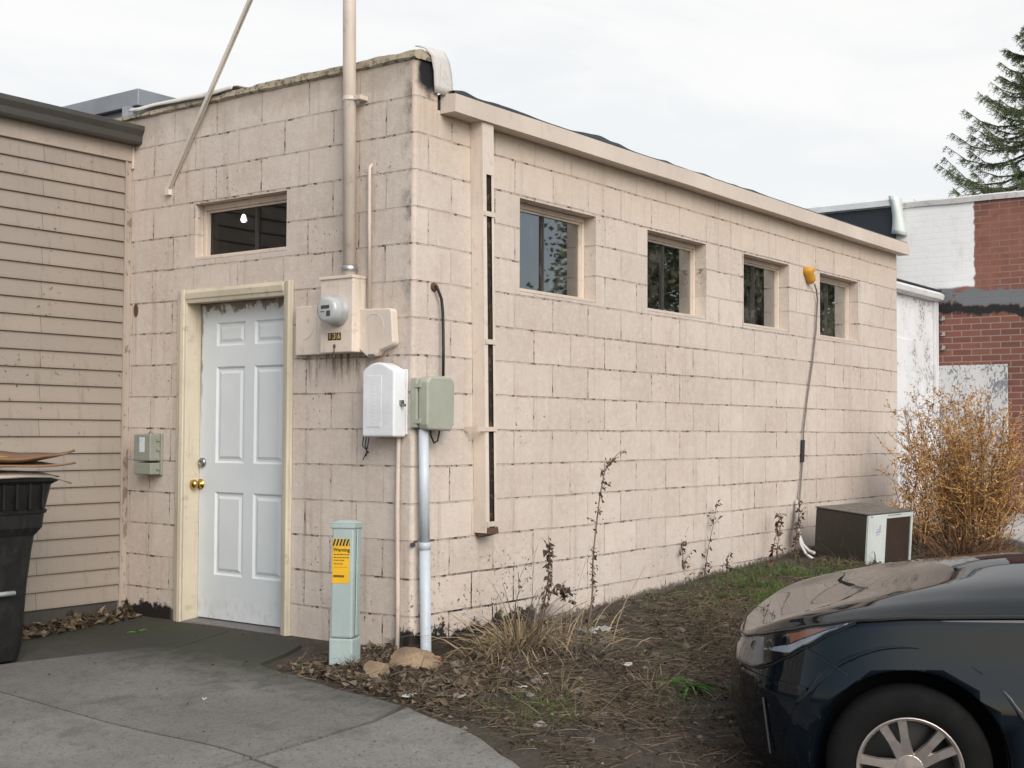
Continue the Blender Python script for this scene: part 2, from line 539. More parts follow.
M_rust = paint('rust', (.10, .05, .03), .8, .5, (.04, .02, .015), ns=16, streak=False)
M_wframe = paint('bronze_frame', (.04, .035, .03), .5, .4, (.3, .25, .2))
M_pane = glass_mat('window_glass', 4.2, .30, .4)
M_panef = glass_mat('window_glass_front', .35, .06, .4)
M_alu = plain('aluminium', (.45, .46, .47), .4, .9)
M_brass = plain('brass', (.55, .36, .10), .22, 1.0)
M_steel = plain('worn_steel', (.32, .32, .33), .35, 1.0)

# ------------------------------------------------------------------ the block building
LX, DY, HZ = 7.27, 5.0, 3.0
bld = thing('block_building', 'beige painted concrete block building with a white door and five small windows', 'building', (0, 0, 0))
WZ0, WZ1 = 2.02, 2.585
wins = [(.966, 1.806), (2.462, 3.314), (3.932, 4.769), (5.402, 6.274)]
DOOR = (.972, 1.862, 0.0, 1.985)
FWIN = (.987, 1.80, 2.235, 2.588)
mb = MB()
wall_holes(mb, (.022, DY), (-.3, 3.22), [DOOR, FWIN], lambda u, v, d: (d, u, v), .19, 0)
mb.build('front_wall', [M_front, M_dark], bld, weld=True)
mb = MB()
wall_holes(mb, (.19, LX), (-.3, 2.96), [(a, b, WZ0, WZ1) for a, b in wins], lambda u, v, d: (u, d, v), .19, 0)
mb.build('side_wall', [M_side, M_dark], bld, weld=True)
# the end of the front wall shows on the long side: give it the long wall's coat
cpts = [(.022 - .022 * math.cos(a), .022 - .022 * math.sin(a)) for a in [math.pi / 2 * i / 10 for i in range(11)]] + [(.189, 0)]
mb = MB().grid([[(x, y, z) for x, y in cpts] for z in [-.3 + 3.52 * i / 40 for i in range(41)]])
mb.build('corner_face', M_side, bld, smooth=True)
MB().box((.03, .06, 3.0), (.18, .188, 3.219)).build('corner_core', M_dark, bld)
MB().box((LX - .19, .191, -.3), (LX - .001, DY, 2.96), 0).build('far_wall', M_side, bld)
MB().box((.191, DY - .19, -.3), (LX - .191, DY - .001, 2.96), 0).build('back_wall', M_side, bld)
MB().box((.192, .0, 2.965), (LX, DY, 3.02)).build('roof', M_membrane, bld)
MB().box((.19, .19, -.2), (LX - .19, DY - .19, .02)).build('interior_floor', M_dark, bld)
MB().box((.19, 2.6, .02), (LX - .19, 2.65, 2.96)).build('interior_partition', M_dark, bld)

# rough mortar cap along the parapet
mb = MB(); rows = []
random.seed(3)
N = 90
for i in range(N + 1):
    y = -.012 + (2.9 + .012) * i / N
    n = lambda s: noise.noise(Vector((y * 4.1, s, 1.3))) * .005 + noise.noise(Vector((y * 17, s, 4.3))) * .006
    zt = 3.266 + n(1) - (.012 if y > 1.55 else 0)
    rows.append([(.185, y, 3.215), (.18, y, zt - .008), (.11, y, zt + n(5)), (.035, y, zt + n(2) * .5), (-.014 + n(3), y, zt - .016), (-.019 + n(4), y, 3.214 + n(7)), (-.002, y, 3.203 + n(8))])
mb.grid(rows); mb.f.append(tuple(range(7))); mb.m.append(0)
mb.build('parapet_cap', M_cap, bld, smooth=False)
# pale membrane edge lying over the cap on the left
rows = []
for i in range(46):
    y = 1.45 + 1.0 * i / 45
    w = noise.noise(Vector((y * 5, 2.2, 0))) * .014
    rows.append([(.16, y, 3.287 + w), (.02, y, 3.284 + w), (-.022 + w, y, 3.272 + w), (-.03 + w, y, 3.248 + w * 1.6)])
MB().grid(rows).build('membrane_edge', M_flash, bld, smooth=True, solid=.006)
# torn flap curling off the corner of the parapet
prof = [(.03, .03, 3.285), (.07, -.006, 3.278), (.105, -.02, 3.235), (.128, -.022, 3.16), (.135, -.02, 3.09), (.148, -.014, 3.045)]
rows = []
for i, (x, y, z) in enumerate(prof):
    k = i / 5
    far = Vector((x + .125 - .01 * k, y - .05 + .02 * math.sin(k * 3), z - .004))
    a = Vector((x, y, z))
    rows.append([a + (far - a) * t + Vector((0, -.012 * math.sin(t * math.pi) * (1 - k), noise.noise(Vector((t * 3, k * 4, 0))) * .01)) for t in (0, .2, .4, .6, .8, 1)])
MB().grid(rows).build('torn_flashing', M_flash, bld, smooth=True, solid=.006)

# fascia along the eave, slightly wavy
mb = MB(); rows = []
NX = 60
for i in range(NX + 1):
    x = .211 + (7.335 - .211) * i / NX
    w = noise.noise(Vector((x * .9, 0, 7))) * .006
    zb, zt = 2.944 + w, 3.043 + w + .012 * i / NX
    rows.append([(x, -.003, zb), (x, -.108, zb), (x, -.112, zt), (x, -.003, zt + .008)])
for r_ in rows: r_.append(r_[0])
mb.grid(rows); mb.f += [(0, 1, 2, 3), tuple(NX * 5 + k for k in (3, 2, 1, 0))]; mb.m += [0, 0]
mb.build('fascia', M_fascia, bld)
# rumpled roofing edge sticking up above the fascia
mb = MB(); top = []
NX = 240
def lift(x):
    h = .004 + .006 * max(0, noise.noise(Vector((x * 6, 0, 0))))
    for c, w, a in ((1.52, .10, .014), (1.70, .12, .030), (1.92, .12, .016), (.72, .25, .012), (2.55, .08, .012), (3.1, .1, .010), (3.9, .12, .01), (.3, .08, .02)):
        h += a * math.exp(-((x - c) / w) ** 2)
    return h
rows = []
for i in range(NX + 1):
    x = .215 + 7.1 * i / NX
    b = 3.050 + .012 * (x / 7)
    rows.append([(x, -.098, b - .006), (x, -.10, b + lift(x) * .9), (x, -.07, b + lift(x)), (x, .2, b - .02)])
MB().grid(rows).build('roofing_edge', M_membrane, bld, smooth=True)

# side windows
def window(parent, name, box, fr, matp, ax, rec, mull, lintel=True):
    a, b, c, d = box
    T = (lambda u, w, z: (u, w, z)) if ax == 1 else (lambda u, w, z: (w, u, z))
    def bx(mb, u0, u1, w0, w1, z0, z1):
        p, q = T(u0, w0, z0), T(u1, w1, z1)
        mb.box(tuple(min(i, j) for i, j in zip(p, q)), tuple(max(i, j) for i, j in zip(p, q)))
    mb = MB()      # wooden lining in wall colour
    bx(mb, a + .002, b - .002, rec - .012, rec + .05, d - .036, d - .002)
    bx(mb, a + .002, a + .022, rec - .012, rec + .05, c + .024, d - .037)
    bx(mb, b - .028, b - .002, rec - .012, rec + .05, c + .024, d - .037)
    w = mb.build(name, M_trim, parent, bevel=.003)
    mb = MB(); f = .012
    a2, b2, c2, d2 = a + .023, b - .029, c + .026, d - .038
    bx(mb, a2, b2, rec, rec + .03, d2 - f, d2); bx(mb, a2, b2, rec, rec + .03, c2, c2 + f)
    bx(mb, a2, a2 + f, rec, rec + .03, c2 + f, d2 - f); bx(mb, b2 - f, b2, rec, rec + .03, c2 + f, d2 - f)
    m_ = a2 + (b2 - a2) * mull
    mb.build('window_frame', M_trim, w)
    mb = MB(); bx(mb, m_ - .006, m_ + .006, rec - .002, rec + .028, c2 + f + .0005, d2 - f - .0005); mb.build('mullion', M_wframe, w)
    mb = MB()
    bx(mb, a2 + f + .0005, m_ - .0065, rec + .014, rec + .018, c2 + f, d2 - f)
    bx(mb, m_ + .0065, b2 - f - .0005, rec + .014, rec + .018, c2 + f, d2 - f)
    mb.build('window_pane', matp, w)
    mb = MB()
    bx(mb, b - .008, b - .0025, rec + .052, .1895, c + .02, d - .003); bx(mb, a + .0025, a + .008, rec + .052, .1895, c + .02, d - .003)
    mb.build('inner_jamb', M_dark, w)
    mb = MB()     # sloping sill
    bx(mb, a + .004, b - .004, .004, rec + .05, c + .002, c + .022)
    mb.build('window_sill', M_trim, w, bevel=.003)
    return w
for a, b in wins:
    window(bld, 'window', (a, b, WZ0, WZ1), 0, M_pane, 1, .10, .46)
window(bld, 'transom_window', FWIN, 0, M_panef, 0, .075, .42)

# door, casing, threshold
dm, t, p, co = new_mat('white_door_paint')
sep = t.node('ShaderNodeSeparateXYZ'); t.link(co, sep.inputs[0])
nn = t.noise(t.scale(co, 1, 1, .55), 22, 5, .7)
gr = t.ramp(t.math('ADD', sep.outputs[2], t.math('MULTIPLY', t.math('SUBTRACT', nn, .5), .34)), 1.915, 1.95)
gl = t.math('MULTIPLY', t.ramp(t.math('ADD', sep.outputs[1], t.math('MULTIPLY', t.math('SUBTRACT', nn, .5), .06)), 1.825, 1.842), t.ramp(sep.outputs[2], 1.1, 1.7))
gr = t.math('MAXIMUM', gr, gl)
c = t.mix(t.ramp(t.noise(co, 2, 4), .3, .7), (.62, .665, .69), (.68, .72, .74))
c = t.mix(t.math('MULTIPLY', gr, .85), c, t.mix(t.ramp(t.noise(co, 30, 3), .4, .6), (.17, .105, .06), (.09, .07, .05)))
c = t.mix(t.math('MULTIPLY', t.ramp(sep.outputs[2], .25, .02), t.ramp(nn, .45, .7, 0, .5)), c, (.36, .33, .28))
t.link(c, p.inputs['Base Color']); p.inputs['Roughness'].default_value = .42
dx = .10
y0, y1, z0, z1 = .986, 1.848, .018, 1.970
W = y1 - y0; H = z1 - z0
cols = [(y1 - .47 * W, y1 - .17 * W), (y1 - .87 * W, y1 - .57 * W)]
rowsz = [(z1 - .137 * H, z1 - .062 * H), (z1 - .508 * H, z1 - .203 * H), (z1 - .862 * H, z1 - .600 * H)]
holes = [(a, b, c_, d_) for a, b in cols for c_, d_ in rowsz]
mb = MB()
wall_holes(mb, (y0, y1), (z0, z1), holes, lambda u, v, d: (dx + d, u, v), .04, 0, 0)
for a, b, c_, d_ in holes:
    ring = lambda e, x: [(x, a + e, c_ + e), (x, b - e, c_ + e), (x, b - e, d_ - e), (x, a + e, d_ - e)]
    L = [ring(.0, dx + .0005), ring(.012, dx + .011), ring(.024, dx + .011), ring(.042, dx + .003)]
    for r0, r1 in zip(L, L[1:]):
        for k in range(4):
            mb.quad(r0[k], r0[(k + 1) % 4], r1[(k + 1) % 4], r1[k])
    mb.quad(*L[-1])
door = mb.build('door', dm, bld)
tag(door, 'white six panel door with grime along its top edge')
mb = MB(); kc = FX(201, 484, dx)
mb.lathe([(.033, 0), (.033, .006), (.014, .010), (.012, .03), (.026, .042), (.030, .056), (.026, .070), (.012, .077), (0, .078)], (dx - .0005, kc.y, kc.z), (-1, 0, 0), 24)
mb.build('door_knob', M_brass, door, smooth=True)
kc = FX(203, 462.5, dx)
mb = MB().lathe([(.030, 0), (.030, .012), (.024, .018), (.012, .02), (.012, .016), (0, .016)], (dx - .0005, kc.y, kc.z), (-1, 0, 0), 24)
mb.build('deadbolt', M_steel, door, smooth=True)
# casing: flat boards with a stepped outer edge + jamb lining
mb = MB()
def casing(y_in, y_out, s):
    prof = [(-.003, y_in), (-.018, y_in), (-.020, y_in + s * .016), (-.026, y_in + s * .020), (-.030, y_in + s * .046), (-.022, y_in + s * .056), (-.016, y_out), (-.003, y_out)]
    return prof
for yi, yo, s, zl in ((1.850, 1.940, 1, -.02), (.984, .915, -1, -.045)):
    pr = casing(yi, yo, s)
    zt = 2.052
    mb.prism([(x, y) for x, y in pr], 2, zl, zt)
mb.prism([(-.003, 1.968), (-.018, 1.968), (-.022, 1.99), (-.028, 1.996), (-.030, 2.03), (-.016, 2.053), (-.003, 2.053)], 1, .9835, 1.8515)
mb.box((-.003, 1.852, 0), (.14, 1.8615, 1.985)); mb.box((-.003, .9725, 0), (.14, .982, 1.985)); mb.box((-.003, .9825, 1.9735), (.14, 1.8515, 1.984))
mb.build('door_frame', M_cream, bld, bevel=.0025)
MB().prism([(-.05, -.04), (-.05, -.012), (-.01, .004), (.16, .016), (.16, -.04)], 1, .974, 1.859).build('threshold', paint('worn_threshold', (.16, .155, .15), .45, .4, metal=.4), bld, bevel=.003)
MB().box((-.10, .97, -.2), (-.052, 1.91, -.022)).build('door_step', concrete_mat('step_concrete', (.17, .165, .155)), bld, bevel=.006)

# lamps glowing inside the rooms
M_bulb, t, p, co = new_mat('lit_bulb')
p.inputs['Emission Color'].default_value = (1, .95, .85, 1); p.inputs['Emission Strength'].default_value = 22
M_bulb2 = M_bulb.copy(); M_bulb2.name = 'lit_bulb_bright'; M_bulb2.node_tree.nodes['Principled BSDF'].inputs['Emission Strength'].default_value = 110
for q, where in ((FY(561, 266, .55), 'glowing bulb hanging behind the first long wall window'), (FX(243.5, 219, .6), 'glowing bulb hanging behind the window above the door')):
    b = thing('hanging_bulb', where, 'light bulb', (q.x, q.y, q.z - .04), 'bare bulbs hanging indoors')
    MB().lathe([(0, -.024), (.012, -.020), (.017, -.010), (.018, 0), (.013, .014), (.009, .03)], q, (0, 0, 1), 16).build('bulb_glass', M_bulb if where.endswith('door') else M_bulb2, b, smooth=True)
    MB().tube([q + Vector((0, 0, .03)), (q.x, q.y, 2.96)], .006, 6).build('cord', M_cable, b)

# ------------------------------------------------------------------ services on the door wall
# service mast
a, b_ = FX(349.5, 272, -.055), FX(349.5, 44, -.055)
d_ = (b_ - a).normalized()
mast = thing('service_mast', 'tall beige service pipe rising past the roof from the meter box', 'pipe', a)
MB().tube([a + Vector((0, 0, -.02)), a + d_ * 3.2], .0375, 20).build('pipe', M_metalb, mast, smooth=True)
MB().lathe([(.042, -.0), (.046, .004), (.046, .03), (.04, .034)], a + d_ * .0, d_, 20).build('pipe_hub', M_alu, mast, smooth=True)
MB().tube([a + d_ * 3.2, a + d_ * 3.25, a + d_ * 3.29 + Vector((-.05, 0, 0)), a + d_ * 3.27 + Vector((-.13, 0, 0))], [.04, .06, .06, .05], 14).build('weather_head', M_alu, mast, smooth=True)
sp = FX(350, 99, -.055)
mb = MB().lathe([(.0385, -.011), (.0415, -.011), (.0415, .011), (.0385, .011)], sp, d_, 24)
mb.box((sp.x - .012, sp.y - .085, sp.z - .012), (-.0015, sp.y - .04, sp.z + .012)); mb.box((-.006, sp.y + .04, sp.z - .011), (-.0015, sp.y + .075, sp.z + .011))
mb.build('pipe_strap', M_metalb, mast)
# guy brace
p0, p1 = Vector((-.02, 2.05, 2.705)), FX(231, 43, -.055)
dd = (p1 - p0).normalized()
mt = Matrix.Translation(p0) @ dd.to_track_quat('Z', 'X').to_matrix().to_4x4()
L_ = (a + d_ * 2.95 - p0).length
brace = MB().box((-.016, -.004, 0), (.016, .004, L_), mat=mt).box((-.016, -.012, -.0), (-.011, .012, L_), mat=mt)
brace.box((-.03, p0.y - .02, p0.z - .035), (-.0015, p0.y + .015, p0.z + .012))
br = brace.build('mast_brace', paint('galvanised_brace', (.62, .56, .49), .45, .3, (.2, .15, .1)))
tag(br, 'thin grey metal brace running diagonally from the wall up past the roof', 'brace')

# electricity meter
DXM = .113
mt_y0, mt_y1, mt_z0, mt_z1 = .344, .592, 1.612, 2.034
meter = thing('electric_meter', 'beige electric meter box with a round glass meter and number stickers', 'meter', (0, .47, mt_z0))
MB().box((-DXM, mt_y0, mt_z0), (-.0015, mt_y1, mt_z1)).build('enclosure', M_metalb, meter, bevel=.006)
mb = MB().box((-DXM - .008, mt_y0 - .004, mt_z1 - .014), (-.0015, mt_y1 + .004, mt_z1 + .004)); mb.build('box_lid', M_metalb, meter, bevel=.003)
MB().box((-.035, .592, 1.612), (-.0015, .868, 1.893)).build('side_cover', M_metalb, meter, bevel=.005)
kc = FX(338, 311, -DXM)
ring = [kc + Vector((-.0005, .088 * math.cos(t_) + .13, .088 * math.sin(t_) - .11)) for t_ in [i * math.pi / 24 + math.pi * .95 for i in range(19)]]
MB().tube([(-.036, .80 + .085 * math.cos(t_), 1.80 + .10 * math.sin(t_)) for t_ in [math.pi + i * math.pi / 30 for i in range(16)]], .0022, 6).build('knockout', M_metalb, meter)
cx = FX(338, 311, -DXM)
mb = MB().lathe([(.086, 0), (.086, .018), (.080, .024), (.078, .044), (.076, .050)], cx, (-1, 0, 0), 40)
mb.build('meter_ring', plain('meter_grey', (.42, .43, .43), .35, .2), meter, smooth=True)
mb = MB().lathe([(.0765, .050), (.074, .082), (.068, .096), (.05, .100), (0, .101)], cx, (-1, 0, 0), 40)
gm_, t, p, co = new_mat('meter_glass'); p.inputs['Base Color'].default_value = (.43, .45, .45, 1); p.inputs['Roughness'].default_value = .06; p.inputs['Coat Weight'].default_value = .6
mb.build('glass_cover', gm_, meter, smooth=True)
mb = MB(); f0 = cx + Vector((-.1015, 0, 0))
mb.box((f0.x - .001, f0.y - .032, f0.z + .006), (f0.x + .0, f0.y + .030, f0.z + .024))
mb.box((f0.x - .001, f0.y - .038, f0.z - .036), (f0.x + .0, f0.y - .010, f0.z - .006)); mb.box((f0.x - .001, f0.y + .004, f0.z - .012), (f0.x, f0.y + .034, f0.z - .008))
mb.build('dial', plain('dial_dark', (.05, .055, .06), .3), meter)
def text(s, size, loc, mat, parent, name, ax='x', ext=.0006, xs=1.0, bold=0.0, rz=None):
    cu = bpy.data.curves.new(name, 'FONT'); cu.body = s; cu.size = size; cu.extrude = ext; cu.offset = bold
    cu.align_x = 'CENTER'; cu.align_y = 'CENTER'
    tmp = bpy.data.objects.new('tmp', cu); COL.objects.link(tmp)
    bpy.context.view_layer.update()
    me = bpy.data.meshes.new_from_object(tmp.evaluated_get(bpy.context.evaluated_depsgraph_get()))
    bpy.data.objects.remove(tmp)
    m4 = rz if rz is not None else Matrix(((0, 0, -1, 0), (-1, 0, 0, 0), (0, 1, 0, 0), (0, 0, 0, 1)))   # reads from the -x side
    me.transform(Matrix.Translation(loc) @ m4 @ Matrix.Diagonal((xs, 1, 1, 1)))
    me.materials.clear(); me.materials.append(mat)
    o = bpy.data.objects.new(name, me); COL.objects.link(o)
    if parent is not None:
        o.parent = parent; o.matrix_parent_inverse = Matrix.Translation(parent.location).inverted()
    return o
M_tile = plain('sticker_black', (.02, .016, .012), .5); M_gold = plain('sticker_gold', (.62, .40, .10), .45)
n0 = FX(334.5, 336.5, -DXM)
for k, ch in enumerate('136'):
    y = n0.y + .034 - .034 * k
    stk = MB().box((-DXM - .001, y - .0155, n0.z - .021), (-DXM, y + .0155, n0.z + .021)).build('number_sticker', M_tile, meter)
    text(ch, .042, (-DXM - .0015, y, n0.z), M_gold, stk, 'number', bold=.0008)
mb = MB().box((-DXM - .004, .47, mt_z0 + .028), (-DXM, .485, mt_z0 + .045)); mb.tube([(-DXM - .003, .478, mt_z0 + .03), (-DXM - .006, .476, mt_z0 - .03)], .003, 6)
mb.build('seal_tag', M_rust, meter)

# small tan cover box and its conduit
tb = thing('junction_box', 'small beige box with rounded corners beside the electric meter', 'junction box', (0, .24, 1.587))
outl = [(.382, 1.842), (.372, 1.853), (.125, 1.846), (.112, 1.832), (.098, 1.66), (.108, 1.645), (.20, 1.618), (.225, 1.59), (.285, 1.585), (.36, 1.636), (.376, 1.655)]
MB().prism(outl, 0, -.055, -.0015).build('box_body', M_metalb, tb, bevel=.012, seg=3)
MB().tube([(-.0555, .24 + .075 * math.cos(i * math.pi / 12), 1.745 + .075 * math.sin(i * math.pi / 12)) for i in range(-2, 15)], .0018, 6).build('embossed_ring', M_metalb, tb)
MB().box((-.06, .235, 1.580), (-.05, .275, 1.60)).build('latch', M_steel, tb)
ct = FX(369.5, 308, -.018); c2 = FX(369.5, 168, -.018)
o = MB().tube([ct, c2 + Vector((0, 0, .0)), c2 + Vector((.018, 0, .02))], .011, 10).build('thin_conduit', M_tanc, None, smooth=True)
tag(o, 'thin beige conduit rising above the small rounded box', 'pipe')

# white telecom box
wb = thing('telecom_box', 'white plastic telecom box with an arched top on the door wall', 'utility box', (0, .22, 1.13))
y0_, y1_ = FX(394, 400, -.112).y, FX(362, 400, -.112).y
zb_, zt_ = FX(380, 437, -.112).z, FX(380, 365, -.112).z
arch = [(y0_, zb_), (y1_, zb_ + .0)] + [(y1_ - (y1_ - y0_) * i / 12, zt_ - .03 + .045 * math.sin(math.pi * (i / 12) ** .9)) for i in range(13)]
M_wbox = paint('white_plastic', (.72, .74, .76), .35, .12, (.45, .42, .38), spec=.5)
MB().prism(arch, 0, -.112, -.012).build('box_body', M_wbox, wb, bevel=.012, seg=3)
MB().prism([(y0_ - .004, zb_ + .012), (y1_ + .004, zb_ + .012), (y1_ + .004, zt_ - .02), (y0_ - .004, zt_ - .02)], 0, -.012, -.0015).build('back_plate', M_wbox, wb, bevel=.004)
mb = MB()
mb.box((-.1135, y0_ + .09, zb_ + .05), (-.1118, y1_ - .028, zt_ - .055))
wl_ = mb.build('raised_panel', M_wbox, wb, bevel=.0008)
mb = MB()
for i in range(13):
    mb.box((-.1145, y0_ + .135, zb_ + .075 + i * .019), (-.1133, y0_ + .162, zb_ + .080 + i * .019))
mb.box((-.1145, y0_ + .1, zb_ + .058), (-.1133, y1_ - .04, zb_ + .062))
mb.build('embossed_mark', M_wbox, wb)
mb = MB().box((-.07, y0_ - .014, 1.32), (-.045, y0_ + .002, 1.345)); mb.lathe([(.008, 0), (.008, .02), (0, .02)], (-.058, y0_ - .012, 1.318), (0, -1, 0), 10)
mb.build('latch', M_steel, wb)
random.seed(5)
mb = MB()
for k in range(3):
    y = .27 + .02 * k
    mb.tube([(-.05, y, zb_ + .005), (-.05, y + .01, 1.10), (-.04, y + .03 - .03 * k, 1.06), (-.045, y + .05 - .04 * k, 1.02 + .02 * k)], .003, 6)
o = mb.build('loose_wires', M_cable); tag(o, 'loose dark wire ends hanging under the white telecom box', 'wires')
c0, c1 = FX(398.5, 438, -.018), FX(397, 656, -.018)
o = MB().tube([c0 + Vector((0, 0, .02)), c0, c0 + Vector((0, .004, -.35)), c1 + Vector((0, -.002, .3)), c1 - Vector((0, 0, .1))], .0125, 10).build('thin_conduit', M_tanc, None, smooth=True)
tag(o, 'thin beige conduit running from the white telecom box down to the ground', 'pipe')

# green-grey cable box on the long wall, its cable and its white pipe
gb = thing('cable_box', 'green grey plastic cable box at the corner of the long wall', 'utility box', (.2, 0, 1.19))
M_gbox = paint('sage_plastic', (.335, .35, .285), .45, .15, (.2, .19, .16))
x0 = FY(427, 400, -.11).x; x1 = FY(454.5, 400, -.11).x
bz = FY(430, 430, -.11).z; tz = FY(430, 376, -.11).z
MB().prism([(x0 + .012, bz), (x1 - .03, bz - .004), (x1 - .006, bz + .03), (x1, tz - .03), (x1 - .03, tz), (x0 + .03, tz), (x0, tz - .03), (x0, bz + .03)], 1, -.115, -.045).build('lid', M_gbox, gb, bevel=.012, seg=3)
MB().box((x0 - .008, -.044, bz + .012), (x1 - .02, -.0015, tz - .008)).build('box_base', M_gbox, gb, bevel=.006)
for za, zc in ((bz + .035, bz + .06), (tz - .06, tz - .04)):
    MB().box((x0 - .012, -.07, za), (x0 + .003, -.03, zc)).build('hinge', M_gbox, gb)
hp = FY(434, 287, -.004)
pts = [hp + Vector((0, .01, .01)), hp + Vector((.002, -.022, 0))] + [FY(x, y, -.03 - .002 * i) for i, (x, y) in enumerate(((438.5, 291), (441.5, 299), (442.8, 312), (443.2, 330), (443.4, 350), (443.2, 376)))]
o = MB().tube(pts, .0085, 8).build('black_cable', M_cable, None, smooth=True)
tag(o, 'black cable curving from a wall hole down into the green grey box', 'cable')
MB().lathe([(.026, 0), (.022, .012), (.012, .016)], hp + Vector((0, .003, 0)), (0, -1, 0), 14).build('cable_collar', M_rust, o)
pts = [FY(x, y, -.05) for x, y in ((430, 426), (431, 436), (434, 443), (437.5, 441), (439, 434), (439.5, 427))]
o = MB().tube(pts, .005, 8).build('cable_loop', M_cable, None, smooth=True); tag(o, 'short black cable loop hanging below the green grey box', 'cable')
pa, pb = FY(423.5, 433, -.05), FY(426, 664, -.062)
pv = thing('white_conduit', 'white plastic pipe leading from the ground up to the green grey box', 'pipe', pb)
MB().tube([pb - Vector((0, 0, .15)), pb, pa + (pb - pa) * .48], .030, 18).build('lower_pipe', M_pvc, pv, smooth=True)
MB().tube([pa + (pb - pa) * .50, pa + Vector((0, 0, .02))], .0275, 18).build('upper_pipe', M_pvc, pv, smooth=True)
MB().lathe([(.0305, -.02), (.034, -.018), (.034, .018), (.029, .02)], pa + (pb - pa) * .49, (pa - pb), 18).build('coupling', M_pvc, pv, smooth=True)
mb = MB(); q_ = pa + (pb - pa) * .485; mb.box((q_.x - .055, -.012, q_.z - .010), (q_.x - .025, -.0015, q_.z + .010)); mb.build('pipe_clip', M_steel, pv)

# rotted downspout
ds = thing('downspout', 'beige square downspout with its rusted face split open, left of the long wall windows', 'downspout', (.56, 0, .58))
DD = .088
zt_, zb_ = 2.943, .605
xl, xr = .481, .581
mb = MB()
def leany(z):           # it leans a little
    return (zt_ - z) * .024
sec = lambda z, x, y: (x + leany(z), y, z)
Zs = [zb_ + (zt_ - zb_) * i / 12 for i in range(13)]
mb.grid([[sec(z, xl, -.002), sec(z, xl, -DD), sec(z, xl + .030, -DD - .001)] for z in Zs])
mb.grid([[sec(z, xr - .020, -DD), sec(z, xr, -DD), sec(z, xr, -.002)] for z in Zs])
mb.build('pipe_side', M_metalb, ds, solid=.002)
mb = MB().grid([[sec(z, xl + .003, -DD + .012), sec(z, xr - .003, -DD + .012)] for z in Zs])
dmt = paint('rusted_inside', (.014, .011, .009), .95, .8, (.13, .062, .028), ns=14, dthr=.5)
mb.build('rusted_inside', dmt, ds)
mb = MB().grid([[sec(z, xl + .012, -DD - .002), sec(z, xr, -DD - .002)] for z in (2.645, 2.7, 2.8, 2.943)]); mb.build('front_face', M_metalb, ds, solid=.002)
for zz in (2.42, 1.69, .655):
    MB().box((xl + leany(zz) + .004, -DD - .007, zz - .014), (xr + leany(zz) + .006, -DD - .003, zz + .014)).build('strap', M_trim, ds)
zz = FY(480, 429, -DD).z
MB().box((xl + leany(zz) - .075, -DD - .008, zz - .013), (xr + leany(zz) + .006, -DD - .003, zz + .013)).box((xl + leany(zz) - .08, -.09, zz - .013), (xl + leany(zz) - .074, -.0015, zz + .013)).build('strap', M_trim, ds)
MB().prism([(-DD - .004, zb_ + .03), (-DD - .01, zb_ - .005), (-.03, zb_ - .025), (-.004, zb_ + .02)], 0, xl + leany(zb_) + .005, xr + leany(zb_) + .006).build('broken_elbow', M_rust, ds)

# small grey phone box near the inner corner
gx = -.10
q0, q1 = FX(133, 434, gx), FX(157, 475, gx)
yl, yr, zt2, zb2 = FX(133.5, 454, gx).y, FX(150, 454, gx).y, q0.z, q1.z
nb = thing('network_box', 'small grey green network box with a white label near the inner corner', 'utility box', (0, (yl + yr) / 2, zb2))
M_nb = paint('grey_green_plastic', (.27, .285, .24), .45, .2, (.12, .11, .1))
zs_ = zb2 + .085
MB().box((gx, yr, zs_), (-.02, yl, zt2)).build('lid', M_nb, nb, bevel=.008)
MB().box((gx + .004, yr, zb2), (-.02, yl, zs_ - .012)).build('lower_cover', M_nb, nb, bevel=.006)
MB().box((-.02, yr - .006, zb2 - .004), (-.0015, yl + .006, zt2 + .004)).build('back_plate', M_nb, nb, bevel=.004)
for k in range(4): MB().box((-.055, yr - .010, zb2 + .03 + k * .06), (-.03, yr + .002, zb2 + .045 + k * .06)).build('clip', M_nb, nb)
MB().box((gx - .0015, yr + .055, zs_ + .055), (gx, yr + .105, zt2 - .02)).build('paper_label', plain('label_white', (.6, .65, .68), .5), nb)
MB().lathe([(.012, 0), (.012, .01), (.006, .014), (.006, .025)], (-.05, (yl + yr) / 2 - .02, zt2), (0, 0, 1), 10).build('cap_nut', M_steel, nb)
mb = MB().lathe([(0, .003), (.022, .004), (.027, .002), (.027, -.002)], FX(136, 310, -.004), (-1, 0, 0), 14); o = mb.build('rusty_plate', M_rust); o.scale = (1, .8, 1.6); 
o.location = Vector((0, FX(136, 310).y * .2, -FX(136, 310).z * .6)); tag(o, 'small rusty metal disc on the wall near the inner corner', 'rusty disc')

# ------------------------------------------------------------------ sided building on the left
YS = 2.44
sb = thing('sided_building', 'building with tan lap siding and a dark gutter left of the white door', 'building', (-2.2, YS, -.1))
M_sid = paint('tan_siding', (.315, .272, .232), .5, .42, (.13, .10, .075), ns=3.2, bump=.05, var=.05, dthr=.62)
zb, zt = .086, 2.925
t = NT(M_sid.node_tree); p = M_sid.node_tree.nodes['Principled BSDF']
src = p.inputs['Base Color'].links[0].from_socket; tco = t.node('ShaderNodeTexCoord')
sp_ = t.node('ShaderNodeSeparateXYZ'); t.link(tco.outputs['Object'], sp_.inputs[0])
cv = t.node('ShaderNodeCombineXYZ'); t.link(t.math('ADD', sp_.outputs[0], 7.3), cv.inputs[0]); t.link(t.math('SUBTRACT', sp_.outputs[2], .086), cv.inputs[1])
bk = t.node('ShaderNodeTexBrick', offset=.37, offset_frequency=2); t.link(cv.outputs[0], bk.inputs['Vector'])
bk.inputs['Scale'].default_value = 1; bk.inputs['Mortar Size'].default_value = .0018; bk.inputs['Brick Width'].default_value = 1.83; bk.inputs['Row Height'].default_value = (2.925 - .086) / 27
